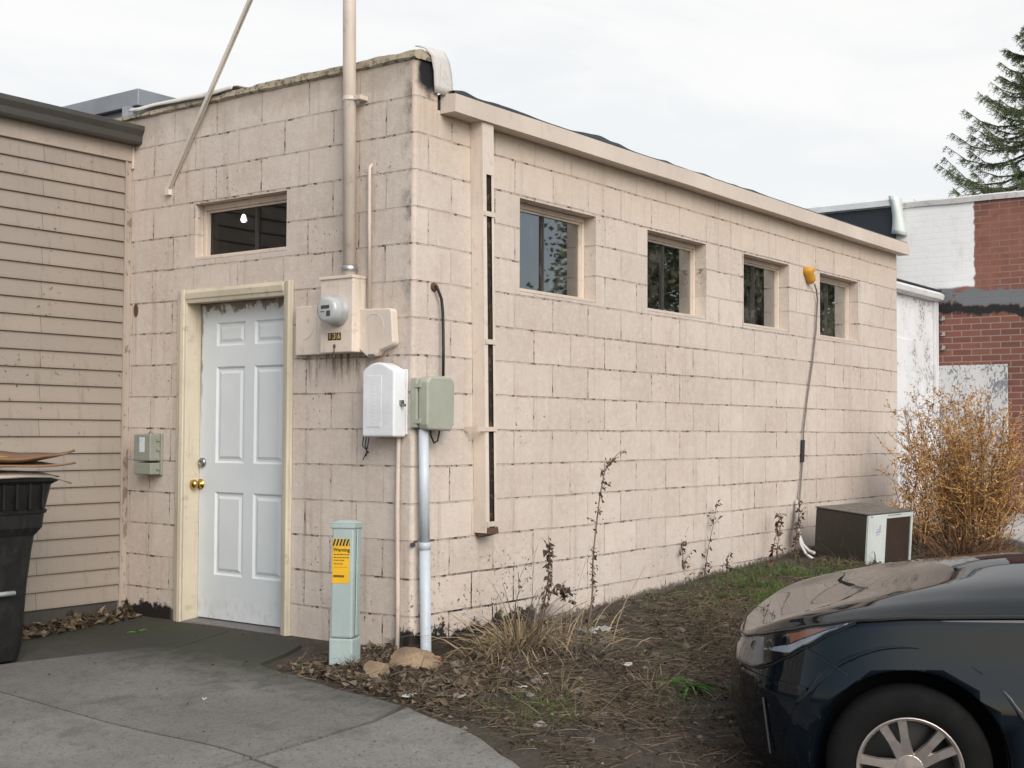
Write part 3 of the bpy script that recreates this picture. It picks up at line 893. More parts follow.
bk.inputs['Color1'].default_value = (.88, .88, .88, 1); bk.inputs['Color2'].default_value = (1.0, .99, .97, 1); bk.inputs['Mortar'].default_value = (.3, .26, .22, 1)
c_ = t.mix(.9, src, t.mix(1, src, bk.outputs['Color'], 'MULTIPLY'))
sn = t.noise(tco.outputs['Object'], 34, 3, .6)
c_ = t.mix(t.math('MULTIPLY', t.ramp(sn, .66, .7), t.ramp(t.noise(tco.outputs['Object'], 2.1, 2), .45, .6)), c_, (.09, .07, .055))
t.link(c_, p.inputs['Base Color'])
nb_ = int(round((zt - zb) / .1045)); ex = (zt - zb) / nb_
prof = []
for i in range(nb_):
    z = zb + i * ex
    prof += [(-.002, z), (-.0165, z + .0005), (-.0165, z + .012), (-.004, z + ex - .001)]
mb = MB()
XS = [-4.5 + i * (4.5 - .062) / 24 for i in range(25)]
mb.grid([[(x, YS + d + noise.noise(Vector((x * .8, z * 3, 0))) * .0025, z) for d, z in prof] for x in XS])
mb.build('lap_siding', M_sid, sb)
MB().box((-4.5, YS + .001, -.15), (-.002, YS + 4.0, 3.0)).build('wall_core', M_sid, sb)
MB().box((-4.5, YS - .006, -.3), (-.0625, YS + .0005, .083)).build('foundation', paint('dark_foundation', (.06, .055, .05), .9, .6, (.02, .018, .015), ns=9), sb)
MB().box((-.0615, YS - .022, .02), (-.048, YS, 2.925)).build('end_channel', paint('tan_trim', (.36, .31, .26), .5, .3), sb)
M_peelw = peel_mat('peeling_board', (.21, .16, .125), 18, .56, (.40, .335, .285))
MB().box((-.0475, YS - .012, .08), (-.0015, YS, 2.925)).build('corner_board', M_peelw, sb, bevel=.003)
MB().box((-4.5, YS - .026, 2.9255), (-.018, YS, 3.06)).build('fascia_board', paint('tan_fascia', (.38, .325, .275), .5, .2), sb, bevel=.003)
MB().box((-.0175, YS - .03, 2.88), (-.0015, YS, 3.06)).build('end_block', M_trim, sb, bevel=.003)
M_gut = paint('dark_gutter', (.055, .052, .046), .45, .2, (.16, .15, .13), spec=.5, streak=False)
gp = [(YS - .027, 3.03), (YS - .095, 3.03), (YS - .105, 3.045), (YS - .108, 3.085), (YS - .128, 3.12), (YS - .128, 3.15), (YS - .118, 3.15), (YS - .10, 3.12), (YS - .027, 3.12)]
mb = MB().prism([(y, z) for y, z in gp], 0, -4.52, .012); mb.build('gutter', M_gut, sb, bevel=.003)
MB().box((-4.55, YS - .02, 3.122), (-.002, YS + 4.0, 3.16)).build('roof', M_membrane, sb)
# grey metal-clad rooftop box behind the gutter
bx = .8
c0 = FX(138, 88, bx); c1 = FX(138, 105, bx)
ML = paint('grey_sheet_metal', (.27, .285, .30), .38, .2, (.4, .4, .4), metal=.4, streak=False)
MD = paint('grey_sheet_metal_dark', (.17, .18, .185), .4, .2, metal=.3, streak=False)
rb = thing('rooftop_cap', 'grey sheet metal coping box on the roof behind the dark gutter', 'roof coping', (bx + .5, c0.y + 1.5, 3.0))
MB().box((bx, c0.y, c1.z), (bx + 1.6, c0.y + 3.4, c0.z)).build('metal_cap', ML, rb, bevel=.006)
MB().box((bx + .05, c0.y + .05, 3.021), (bx + 1.55, c0.y + 3.35, c1.z - .002)).build('curb', MD, rb)
q = FX(130, 112, .1)
MB().box((.06, q.y - .035, 3.225), (.1, q.y + .03, q.z + .03)).build('bracket', M_alu, bld)

# ------------------------------------------------------------------ setting: ground and paving
def spaced(lo, hi, fine_lo, fine_hi, step):
    v = []; x = fine_lo
    while x <= fine_hi + 1e-6:
        v.append(round(x, 4)); x += step
    s = step; x = fine_hi
    while x < hi:
        s *= 1.35; x += s; v.append(x)
    s = step; x = fine_lo
    while x > lo:
        s *= 1.35; x -= s; v.insert(0, x)
    return v
gxs = spaced(-300, 400, -1.4, 7.0, .045); gys = spaced(-400, 300, -3.2, .4, .045)
gm, t, p, co = new_mat('soil_and_asphalt')
sep = t.node('ShaderNodeSeparateXYZ'); t.link(co, sep.inputs[0])
n1 = t.noise(co, 1.5, 5, .65); n2 = t.noise(co, 11, 6, .7); n3 = t.noise(co, 60, 4, .7)
soil = t.mix(t.ramp(n2, .3, .7), (.028, .022, .017), (.058, .044, .033))
soil = t.mix(t.ramp(n3, .5, .72, 0, .7), soil, (.11, .085, .06))
soil = t.mix(t.ramp(n1, .5, .7, 0, .5), soil, (.030, .036, .014))
asp = t.mix(t.ramp(n3, .4, .7), (.055, .055, .054), (.09, .09, .086))
asp = t.mix(t.ramp(n1, .4, .7, 0, .4), asp, (.045, .044, .042))
xr = t.math('ADD', sep.outputs[0], t.math('MULTIPLY', t.math('SUBTRACT', n1, .5), .5))
ye = t.math('ADD', sep.outputs[1], t.math('MULTIPLY', t.math('SUBTRACT', n1, .5), .5))
k = t.math('MULTIPLY', t.ramp(xr, -1.5, -1.3), t.math('MULTIPLY', t.ramp(xr, 7.3, 7.0), t.ramp(ye, -3.2, -2.9)))
t.link(t.mix(k, asp, soil), p.inputs['Base Color']); p.inputs['Roughness'].default_value = .95
t.link(t.bump(t.math('ADD', n3, n2), .8, .012), p.inputs['Normal'])
mb = MB().grid([[(x, y, g(x, y)) for y in gys] for x in gxs])
gr_ = mb.build('ground', gm, None, smooth=True, recalc=False)
tag(gr_, kind='structure')

def slab(poly, lift, name, m, th=.05):
    bm = bmesh.new()
    f = bm.faces.new([bm.verts.new((x, y, 0)) for x, y in poly])
    bmesh.ops.triangulate(bm, faces=bm.faces[:])
    xs = [p_[0] for p_ in poly]; ys = [p_[1] for p_ in poly]
    for ax, lo, hi in ((0, min(xs), max(xs)), (1, min(ys), max(ys))):
        v = lo + .17
        while v < hi:
            no = (1, 0, 0) if ax == 0 else (0, 1, 0); c_ = (v, 0, 0) if ax == 0 else (0, v, 0)
            bmesh.ops.bisect_plane(bm, geom=bm.verts[:] + bm.edges[:] + bm.faces[:], plane_co=c_, plane_no=no)
            v += .17
    for v in bm.verts:
        v.co.z = g0(v.co.x, v.co.y) + lift
    bmesh.ops.recalc_face_normals(bm, faces=bm.faces)
    if sum(f.normal.z for f in bm.faces) < 0:
        bmesh.ops.reverse_faces(bm, faces=bm.faces)
    r = bmesh.ops.extrude_face_region(bm, geom=bm.faces[:])
    for e in r['geom']:
        if isinstance(e, bmesh.types.BMVert):
            e.co.z += .0
    low = [v for v in bm.verts if v not in set(x for x in r['geom'] if isinstance(x, bmesh.types.BMVert))]
    for v in low:
        v.co.z -= th
    bmesh.ops.recalc_face_normals(bm, faces=bm.faces)
    me = bpy.data.meshes.new(name); bm.to_mesh(me); bm.free(); me.materials.append(m)
    o = bpy.data.objects.new(name, me); COL.objects.link(o)
    return tag(o, kind='structure')
def jag(pts, amp=.03, step=.12, seed=0):
    """make an edge uneven"""
    out = []
    for (ax, ay), (bx_, by) in zip(pts, pts[1:]):
        L = math.hypot(bx_ - ax, by - ay); n = max(1, int(L / step))
        for i in range(n):
            k_ = i / n; x = ax + (bx_ - ax) * k_; y = ay + (by - ay) * k_
            a = amp if 0 < i else 0
            out.append((x + a * noise.noise(Vector((x * 4, y * 4, seed))), y + a * noise.noise(Vector((x * 4, y * 4, seed + 9)))))
    out.append(pts[-1])
    return out
M_c1 = concrete_mat('apron_concrete', (.168, .161, .148), rust=(-1.93, .95, -.11))
M_c2 = concrete_mat('apron_concrete_old', (.148, .142, .131), moss=.96)
M_c3 = concrete_mat('mossy_concrete', (.055, .053, .046), moss=.98)
# dirt boundary of the apron, from the door to the bottom of the picture
edge = [(-.66, .47), (-.74, .20), (-.80, -.03), (-.88, -.40), (-.90, -.72), (-.83, -.80)]
edge = jag(edge, .035, .1, 3)
J = lambda x: 1.186 + (x + 1.668) * (.227 - 1.186) / (-1.766 + 1.668)     # joint line, nearly along y
slab([(-1.69, 2.40), (-1.69, 1.186), (-1.775, .2), (-1.80, -.75), (-1.14, -.77)] + [] + [(-.89, -.72)] + edge[::-1][1:] + [(-.665, .52), (-.61, 1.19), (-.66, 1.33), (-1.35, 1.69), (-1.36, 2.40)], .018, 'concrete_apron', M_c2)
slab([(-1.70, 1.186), (-1.70, 2.40), (-6.0, 2.40), (-6.0, -.7), (-1.815, -.75), (-1.785, .2)], .018, 'concrete_apron', M_c1)
slab([(-1.345, 2.40), (-1.345, 1.70), (-.655, 1.345), (-.605, 1.205), (-.125, 1.30), (-.108, 1.95), (-.108, 2.40)], .012, 'mossy_slab', M_c3)
slab([(-.60, 1.19), (-.125, 1.285), (-.11, .95), (-.20, .62), (-.42, .53), (-.655, .47)], .014, 'concrete_path', M_c2)
slab([(-.88, -.745)] + jag([(-.90, -.81), (-.90, -1.05), (-.98, -1.4), (-1.15, -1.9)], .05, .07, 4) + [(-1.8, -1.9), (-1.8, -.765), (-1.14, -.785)], .014, 'concrete_apron', M_c1)
slab([(-1.82, -.765), (-1.82, -1.9), (-6.0, -1.9), (-6.0, -.72)], .014, 'concrete_apron', M_c1)
# pale paving by the brick building
slab([(7.35, .1), (7.25, -1.0), (7.3, -2.2), (7.6, -8), (8.88, -8), (8.88, .1)], .02, 'concrete_pavement', concrete_mat('pale_concrete', (.36, .35, .33)))

# ------------------------------------------------------------------ brick building and white shed behind
XB = 8.9
M_brick = brick_mat('red_brick_wall')
bb = thing('brick_building', 'red brick building partly painted white behind the block building', 'building', (XB + 2, 1, .2))
MB().box((XB, -.97, -.2), (XB + 7, 4.2, 3.70)).build('brick_wall', M_brick, bb)
rows = []
for i in range(121):
    y = -1.0 + 1.57 * i / 120
    w = noise.noise(Vector((y * 1.6, 1, 0))) * .012
    rows.append([(XB + .02, y, 3.695), (XB - .022 + w * .5, y, 3.690 + w), (XB - .028, y, 3.745 + w), (XB + .02, y, 3.765 + w), (XB + .4, y, 3.77)])
MB().grid(rows).build('coping', paint('weathered_coping', (.62, .61, .59), .55, .5, (.25, .2, .16), ns=5), bb)
MB().box((XB - .06, .60, 2.9), (XB - .002, 4.2, 3.71)).build('membrane_cladding', M_membrane, bb)
cp = [(XB + .3, 3.745), (XB - .085, 3.715), (XB - .11, 3.72), (XB - .11, 3.79), (XB - .05, 3.815), (XB + .3, 3.83)]
MB().prism([(x, z) for x, z in cp], 1, .62, 4.3).build('metal_coping', paint('white_metal', (.66, .69, .70), .35, .2, (.4, .38, .35), streak=False), bb, bevel=.005)
mb = MB()
rows = [[(XB - .12 + .03 * t_, .64 - .02 * math.sin(t_ * 2.6) * 2, 3.83 - .42 * t_), (XB - .125 + .03 * t_, .57 - .02 * math.sin(t_ * 2.6) - .04 * t_, 3.825 - .43 * t_), (XB - .01, .53 - .06 * t_, 3.80 - .42 * t_)] for t_ in [i / 8 for i in range(9)]]
mb.grid(rows); mb.build('corner_flashing', paint('pale_flashing', (.60, .66, .64), .35, .3, (.35, .3, .25)), bb, smooth=True, solid=.008)
M_board = peel_mat('peeling_grey_board', (.20, .215, .235), 30, .52, (.60, .605, .61))
bd = MB().box((XB - .03, -.603, .62), (XB - .002, .148, 1.925)).build('boarded_window', M_board, bb, bevel=.004)
tag(bd, 'boarded opening with peeling white and grey paint')
mb = MB()
for z in (2.44, 2.27, 2.12):
    mb = MB(); mb.box((XB - .03, .05, z - .02), (XB - .002, .085, z + .02)); mb.box((XB - .03, .085, z - .02), (XB - .002, .10, z - .01))
    mb.build('wall_hook', M_alu, bb)

sh = thing('white_shed', 'narrow white wooden lean to with peeling paint beside the brick wall', 'shed', (8.1, .5, .3))
M_shed = peel_mat('peeling_white_wood', (.20, .19, .18), 36, .60, (.72, .73, .745))
MB().box((LX + .01, .15, .1), (XB - .002, 1.6, 2.62)).build('shed_wall', M_shed, sh)
MB().prism([(1.62, 2.622), (.10, 2.622), (.06, 2.64), (.05, 2.69), (.075, 2.71), (.12, 2.735), (1.62, 2.80)], 0, LX + .01, XB - .03).build('cornice', paint('white_wood_trim', (.66, .67, .68), .5, .45, (.25, .23, .2)), sh, bevel=.004)
MB().prism([(1.62, 2.803), (.09, 2.738), (.09, 2.75), (1.62, 2.82)], 0, LX + .01, XB - .01).build('shed_roof', M_membrane, sh)
MB().box((XB - .13, .118, .1), (XB - .03, .148, 2.62)).build('corner_board', paint('white_board', (.64, .655, .675), .5, .35, (.28, .26, .24)), sh, bevel=.003)
dr = MB().box((LX + .02, .128, .2), (8.18, .148, 2.16)).build('plank_door', M_shed, sh, bevel=.004)
MB().box((8.185, .14, .2), (8.197, .149, 2.17)).build('door_gap', M_dark, sh)

# ------------------------------------------------------------------ things standing about
# utility pedestal
pc = Vector((-.405, .10, g(-.405, .10) - .065))
ped = thing('utility_pedestal', 'pale green square utility pedestal with a yellow warning sticker', 'utility pedestal', pc)
M_ped = paint('pale_green_plastic', (.355, .43, .415), .45, .2, (.2, .2, .17))
pz = Matrix.Translation(pc) @ Matrix.Rotation(R(2), 4, 'Y') @ Matrix.Rotation(R(-1.2), 4, 'X') @ Matrix.Rotation(R(22), 4, 'Z')
bw, bd_ = .060, .058      # half sizes along y and x
MB().box((-bd_ - .004, -bw - .004, -.12), (bd_ + .004, bw + .004, .205), mat=pz).build('lower_body', M_ped, ped, bevel=.008)
MB().box((-bd_, -bw, .207), (bd_, bw, .775), mat=pz).build('upper_body', M_ped, ped, bevel=.010)
MB().prism([(-bd_ - .006, -bw - .006), (bd_ + .006, -bw - .006), (bd_ + .006, bw + .006), (-bd_ - .006, bw + .006)], 2, .765, .79, mat=pz).add([pz @ Vector(v) for v in ((-bd_ - .006, -bw - .006, .7901), (bd_ + .006, -bw - .006, .7901), (bd_ + .006, bw + .006, .7901), (-bd_ - .006, bw + .006, .7901), (-bd_ * .5, -bw * .5, .806), (bd_ * .5, -bw * .5, .806), (bd_ * .5, bw * .5, .806), (-bd_ * .5, bw * .5, .806))], ((0, 1, 5, 4), (1, 2, 6, 5), (2, 3, 7, 6), (3, 0, 4, 7), (4, 5, 6, 7))).build('cap', M_ped, ped, bevel=.004)
MB().box((-.025, -bw - .010, .22), (.0, -bw - .003, .76), mat=pz).build('side_rib', M_ped, ped, bevel=.003)
M_yel = paint('yellow_sticker', (.74, .42, .015), .45, .12, (.5, .35, .1), streak=False)
sx = -bd_ - .0012
stk = MB().box((sx, -.040, .485), (sx + .0012, .054, .675), mat=pz).build('warning_sticker', M_yel, ped)
mb = MB()
mb.box((sx - .0006, -.040, .675), (sx + .001, .054, .712), mat=pz); mb.build('hazard_band', plain('band_yellow', (.55, .36, .06), .5), stk)
mb = MB()
for k in range(6):
    y = .058 - .018 * k
    mb.add([pz @ Vector((sx - .0012, max(-.04, min(.054, yy)), zz)) for yy, zz in ((y - .004, .676), (y - .013, .676), (y - .024, .711), (y - .015, .711))], ((0, 1, 2, 3),))
mb.build('hazard_stripe', M_tile, stk)
base = pz @ Matrix.Translation((sx - .0006, 0, 0)) @ Matrix(((0, 0, -1, 0), (-1, 0, 0, 0), (0, 1, 0, 0), (0, 0, 0, 1)))
text('Warning', .026, (0, 0, 0), M_tile, stk, 'sticker_text', rz=base @ Matrix.Translation((-.004, .655, 0)), bold=.0004)
mb = MB(); random.seed(11)
for r_, (z, w0) in enumerate(((.632, .078), (.616, .07), (.602, .05), (.584, .035))):
    y = .046
    while y > .046 - w0:
        l = random.uniform(.008, .018)
        mb.box((sx - .0008, y - l, z - .0022), (sx + .0003, y, z + .0022), mat=pz); y -= l + .004
for z in (.524, .518):
    mb.box((sx - .0008, -.012, z - .0035 + .001), (sx + .0003, .048, z + .0025), mat=pz)
mb.box((sx - .0008, -.03, .566), (sx + .0003, .046, .5672), mat=pz)
mb.build('fine_print', plain('print_brown', (.10, .06, .02), .5), stk)

# rocks
def rock(name, c, size, seed, m, label, rot=0, group=None):
    bm = bmesh.new(); bmesh.ops.create_icosphere(bm, subdivisions=4, radius=1)
    random.seed(seed)
    planes = [(Vector((random.uniform(-1, 1), random.uniform(-1, 1), random.uniform(-.4, 1))).normalized(), random.uniform(.48, .86)) for _ in range(14)]
    for v in bm.verts:
        for n, d in planes:
            s = v.co.dot(n)
            if s > d: v.co -= n * (s - d)
        v.co += v.co.normalized() * (noise.noise(v.co * 3 + Vector((seed, 0, 0))) * .06 + noise.noise(v.co * 9 + Vector((seed, 0, 0))) * .025)
        v.co = Vector((v.co.x * size[0], v.co.y * size[1], v.co.z * size[2]))
    me = bpy.data.meshes.new(name); bm.to_mesh(me); bm.free(); me.materials.append(m)
    o = bpy.data.objects.new(name, me); COL.objects.link(o)
    o.location = c; o.rotation_euler = (0, 0, rot)
    return tag(o, label, 'rock', group)
M_rock = paint('tan_rock', (.23, .165, .105), .9, .5, (.09, .065, .045), ns=9, streak=False, bump=1.0, var=.35)
rock('rock', (-.24, -.22, g(-.24, -.22) + .045), (.16, .12, .085), 4, M_rock, 'flat tan rock, largest of the loose stones near the white pipe', R(-50))
rock('rock', (-.50, -.22, g(-.5, -.22) + .03), (.095, .08, .06), 9, M_rock, 'small tan rock just in front of the largest flat stone', R(20))
rock('rock', (-.58, -.26, g(-.58, -.26) + .006), (.032, .03, .026), 12, paint('pale_stone', (.42, .33, .22), .9, .3, streak=False), 'tiny pale stone beside the concrete edge', 0)
rock('rock', (-.05, .03 - .26, g(-.05, -.23) + .01), (.05, .04, .03), 15, paint('reddish_stone', (.30, .14, .09), .9, .3, streak=False), 'small reddish stone at the foot of the white pipe', 0)

# air conditioner, sunk a little into the soil
acp = Vector((4.606, -.718, .098))
acm = Matrix.Translation(acp) @ Matrix.Rotation(-.214, 4, 'Z') @ Matrix.Rotation(.08, 4, 'X') @ Matrix.Rotation(-.02, 4, 'Y')
# local x along the front face, local y to the back
W_, D_, H_ = .63, .50, .451
ac = thing('air_conditioner', 'old brown and white window air conditioner lying on the ground by the wall', 'air conditioner', acp)
M_acb = paint('dark_brown_steel', (.030, .027, .020), .4, .3, (.11, .09, .06), streak=True)
M_acw = paint('pale_panel', (.52, .56, .53), .45, .3, (.3, .27, .2))
mb = MB().box((0, .022, 0), (W_, D_, H_ - .012), mat=acm); mb.build('case', M_acb, ac, bevel=.008)
MB().box((-.008, .0, H_ - .0115), (W_ + .006, D_ + .004, H_), mat=acm).build('top_cover', paint('brown_top', (.085, .08, .066), .38, .3, (.2, .18, .15), streak=False), ac, bevel=.005)
MB().box((0, 0, -.03), (W_ * .40, .021, H_ - .014), mat=acm).build('control_panel', M_acw, ac, bevel=.004)
mb = MB()
mb.box((W_ * .402, 0, H_ - .05), (W_, .021, H_ - .014), mat=acm); mb.box((W_ - .026, 0, -.03), (W_, .021, H_ - .051), mat=acm); mb.box((W_ * .402, 0, -.03), (W_ - .027, .021, .03), mat=acm)
mb.build('front_frame', M_acw, ac, bevel=.003)
mb = MB().box((W_ * .402, .016, .03), (W_ - .027, .0215, H_ - .051), mat=acm)
for i in range(44):
    x = W_ * .402 + (W_ * .598 - .03) * i / 44
    mb.box((x, .006, .031), (x + .0035, .0155, H_ - .052), mat=acm)
mb.build('coil_fins', paint('rusty_fins', (.055, .036, .026), .7, .5, (.12, .05, .03), ns=8), ac)
mb = MB()
for i in range(12):
    x = W_ * .42 + i * .016
    mb.box((x, -.0006, H_ - .028), (x + .009, .0002, H_ - .02), mat=acm)
mb.box((W_ * .05, -.0006, H_ - .03), (W_ * .075, .0002, H_ - .02), mat=acm)
mb.build('vent_slots', M_dark, ac)
emb = MB()
for (x, z, w, h) in ((.105, .292, .07, .012), (.125, .312, .05, .012), (.15, .33, .026, .02), (.11, .272, .05, .007)):
    emb.add([acm @ Vector(v) for v in ((x, -.0007, z), (x + w, -.0007, z + .008), (x + w, -.0007, z + h + .008), (x, -.0007, z + h))], ((0, 1, 2, 3),))
emb.build('emblem_sticker', plain('sticker_lilac', (.33, .30, .45), .5), ac)

# cord with a yellow plug end
pl = FY(809, 274, -.03)
cordpts = [FY(x, y, d) for x, y, d in ((814.5, 284, -.04), (816.5, 290, -.035), (817.5, 300, -.025), (816, 330, -.02), (812, 365, -.02), (807, 400, -.02), (803.5, 430, -.025), (803, 452, -.02), (801.5, 475, -.02), (799.5, 500, -.03), (798, 520, -.05), (797, 533, -.08))]
cord = thing('extension_cord', 'grey extension cord with a yellow end hanging down beside the far window', 'cord', (pl.x, 0, .3))
MB().tube(cordpts, .0075, 8).build('cord_line', paint('grey_cord', (.16, .14, .12), .6, .3, streak=False), cord, smooth=True)
M_plug = paint('yellow_plug', (.62, .30, .03), .5, .2, streak=False)
mb = MB().tube([pl + Vector((-.012, 0, .055)), pl + Vector((-.01, 0, .02)), pl + Vector((.0, 0, -.005)), pl + Vector((.025, -.003, -.03)), pl + Vector((.04, -.004, -.06)), pl + Vector((.05, -.006, -.075))], [.05, .055, .036, .045, .036, .014], 12)
mb.build('plug_end', M_plug, cord, smooth=True)
MB().tube([FY(803, 440, -.02), FY(802.3, 462, -.02)], .018, 8).build('tape_wrap', M_cable, cord)
o = MB().tube([FY(797, 500, -.03), FY(797, 520, -.05), FY(799, 535, -.10), FY(803, 545, -.14), FY(809, 551, -.2), FY(814, 553, -.28)], .014, 8)
o.tube([FY(798, 512, -.04), FY(798, 530, -.10), FY(801, 545, -.15), FY(806, 554, -.2), FY(813, 559, -.28)], .012, 8)
tag(o.build('pale_hoses', paint('white_hose', (.58, .57, .54), .5, .3, streak=False), None, smooth=True), 'pale hoses curling from the wall to the brown air conditioner', 'hose')

# wheeled bin with cardboard
bc = Vector((-1.47, 1.95, g(-1.47, 1.95) + .018))
bn = thing('wheeled_bin', 'black wheeled rubbish bin heaped with cardboard against the tan siding', 'bin', bc)
M_bin = paint('black_plastic', (.008, .008, .008), .5, .15, (.10, .095, .085), ns=5)
bm4 = Matrix.Translation(bc)
def ring(hx, hy, z, r=.05, n=5):
    pts = []
    for sx_, sy_, a0 in ((1, 1, 0), (-1, 1, 90), (-1, -1, 180), (1, -1, 270)):
        for i in range(n):
            a = R(a0 + 90 * i / (n - 1))
            pts.append(bm4 @ Vector((sx_ * (hx - r) + r * math.cos(a), sy_ * (hy - r) + r * math.sin(a), z)))
    return pts + [pts[0]]
def loft(mb, rs, cap=True):
    o = len(mb.v); mb.grid(rs)
    w = len(rs[0])
    if cap:
        mb.f += [tuple(o + i for i in range(w - 1))[::-1], tuple(o + (len(rs) - 1) * w + i for i in range(w - 1))]; mb.m += [0, 0]
    return mb
loft(MB(), [ring(.235, .27, .02), ring(.25, .285, .10), ring(.262, .30, .40), ring(.275, .32, .60), ring(.283, .33, .68), ring(.315, .355, .725), ring(.322, .36, .80)]).build('bin_body', M_bin, bn, weld=True)
mb = loft(MB(), [ring(.330, .368, .802), ring(.333, .371, .82), ring(.325, .362, .825), ring(.345, .385, .955), ring(.372, .41, .975), ring(.374, .412, 1.0)])
for i in range(9):
    y = -.30 + i * .075
    mb.box((-.352, y - .006, .83), (-.322, y + .006, .97), mat=bm4)
for i in range(8):
    x = -.27 + i * .077
    mb.box((x - .006, -.392, .83), (x + .006, -.360, .97), mat=bm4)
mb.build('bin_rim', M_bin, bn, weld=False)
MB().tube([bm4 @ Vector((-.15, -.33, .385)), bm4 @ Vector((.15, -.33, .385))], .013, 10).build('catch_bar', plain('pale_bar', (.50, .55, .55), .4, .3), bn, smooth=True)
for s in (-1, 1):
    w = MB().lathe([(.02, -.03), (.10, -.03), (.115, -.02), (.115, .02), (.10, .03), (.02, .03)], bm4 @ Vector((s * .27, .27, .115)), (1, 0, 0), 24).build('wheel', M_black, bn, smooth=True)
random.seed(21)
def sheet(name, c, sx_, sy_, rz, tilt, m, label, amp, droop=0, cat='cardboard', seed=1, th=.011):
    mt = Matrix.Translation(c) @ Matrix.Rotation(rz, 4, 'Z') @ Matrix.Rotation(tilt[0], 4, 'X') @ Matrix.Rotation(tilt[1], 4, 'Y')
    rows = []
    for i in range(13):
        row = []
        for k_ in range(13):
            u, v = i / 6 - 1, k_ / 6 - 1
            z = noise.noise(Vector((u * 1.6, v * 1.6, seed))) * amp - droop * (max(0, abs(u) - .75) * 2.2 + max(0, abs(v) - .75) * 2.2)
            row.append(mt @ Vector((u * sx_, v * sy_, z)))
        rows.append(row)
    o = MB().grid(rows).build(name, m, None, smooth=True, solid=th)
    return tag(o, label, cat)
M_card = paint('brown_cardboard', (.215, .125, .072), .8, .3, (.10, .06, .035), streak=False)
ct_ = bc + Vector((0, 0, 1.0))
sheet('paper_sheet', ct_ + Vector((.0, 0, .022)), .40, .44, R(4), (0, R(1)), paint('pale_card', (.42, .37, .32), .7, .2, streak=False), 'pale sheet sagging over the rim of the black bin', .012, .05, 'paper', 3)
sheet('cardboard_sheet', ct_ + Vector((.03, .0, .05)), .42, .46, R(-8), (0, R(-1)), M_card, 'lower brown cardboard sheet lying on the black bin', .02, -.01, seed=5)
sheet('cardboard_sheet', ct_ + Vector((.04, -.02, .072)), .43, .36, R(10), (R(1), R(-3)), M_card, 'upper brown cardboard sheet with its corner turned up on the bin', .025, -.045, seed=8)
sheet('yellow_card', ct_ + Vector((-.06, -.05, .10)), .20, .22, R(20), (0, R(-1)), paint('yellow_print', (.42, .31, .05), .6, .4, (.2, .14, .05), streak=False), 'faded yellow printed card on top of the bin heap', .008, 0, 'cardboard', 2, .003)

# ------------------------------------------------------------------ the dark car
def itp(tab, x):
    if x <= tab[0][0]: return tab[0][1]
    for (a, fa), (b, fb) in zip(tab, tab[1:]):
        if x <= b:
            k = (x - a) / (b - a); k = k * k * (3 - 2 * k) * .35 + k * .65
            return fa + (fb - fa) * k
    return tab[-1][1]
DEL = R(12)
rth = Vector((RT.x, RT.y, 0)).normalized(); fwh = Vector((FW.x, FW.y, 0)).normalized()
hd = (-rth * math.cos(DEL) + fwh * math.sin(DEL)).normalized()
pit = R(1.5)
cX = (hd * math.cos(pit) + Vector((0, 0, math.sin(pit)))).normalized()
cY = Vector((-hd.y, hd.x, 0)); cZ = cX.cross(cY)
WR = .312
Wc = CAM + ray(910, 770) * 5.0
org = Wc - cY * .885 - cZ * WR
CM = Matrix((cX, cY, cZ)).transposed().to_4x4(); CM.translation = org
car = thing('parked_car', 'dark blue black car parked nose toward the beige building', 'car', org)
M_car, t, p, co = new_mat('dark_car_paint')
p.inputs['Base Color'].default_value = (.003, .006, .010, 1); p.inputs['Roughness'].default_value = .28
p.inputs['Specular IOR Level'].default_value = .0; p.inputs['Coat Weight'].default_value = .8; p.inputs['Coat Roughness'].default_value = .03
du = t.noise(co, 14, 5, .7)
t.link(t.ramp(du, .45, .8, .008, .045), p.inputs['Coat Roughness'])
M_carb = plain('car_black_trim', (.010, .010, .011), .5)
M_tyre = paint('tyre_rubber', (.007, .007, .007), .85, .12, (.03, .027, .024), spec=.15, streak=False)
M_rim = plain('machined_alloy', (.62, .56, .52), .28, .85)
M_rimd = plain('rim_black', (.012, .012, .013), .35)
M_cglass, t, p, co = new_mat('car_glass'); p.inputs['Base Color'].default_value = (.012, .014, .016, 1); p.inputs['Roughness'].default_value = .03
W0, XS0, XN, TN = .905, .02, .715, -3.62
SEAM = [(-3.62, .93), (-2.6, .96), (-.9, .945), (-.45, .920), (0, .893), (.2, .868), (.35, .83), (.48, .785), (.58, .742), (.65, .705), (.715, .67)]
CROWN = [(-.95, 1.13), (-.5, 1.095), (-.26, 1.05), (-.05, .985), (.1, .925), (.22, .872), (.35, .825), (.48, .775), (.58, .738), (.65, .70), (.715, .665)]
OFF = [(.16, -.10), (.20, -.045), (.30, -.008), (.42, 0), (.54, .0), (.60, -.010), (.68, -.026), (.76, -.038), (.88, -.052), (1.0, -.07)]
NE = 2.35
def ringpt(th, o):
    """th 0 = nose tip, pi/2 = side"""
    return XS0 + (XN + o * 1.25 - XS0) * max(0, math.cos(th)) ** (2 / NE), (W0 + o) * max(0, math.sin(th)) ** (2 / NE)
def sideY(x, z):
    o = itp(OFF, z)
    if x <= XS0:
        return W0 + o
    t_ = min(1, (x - XS0) / (XN + o * 1.25 - XS0))
    return (W0 + o) * max(0, 1 - t_ ** NE) ** (1 / NE)
def CP(x, z, off=0.0, s=1):
    """point on the body side, moved outwards by off"""
    e = .004
    y = sideY(x, z); dy = (sideY(x + e, z) - sideY(x - e, z)) / (2 * e)
    n = Vector((-dy, 1, 0)).normalized()
    return CM @ Vector((x + n.x * off, s * (y + n.y * off), z))
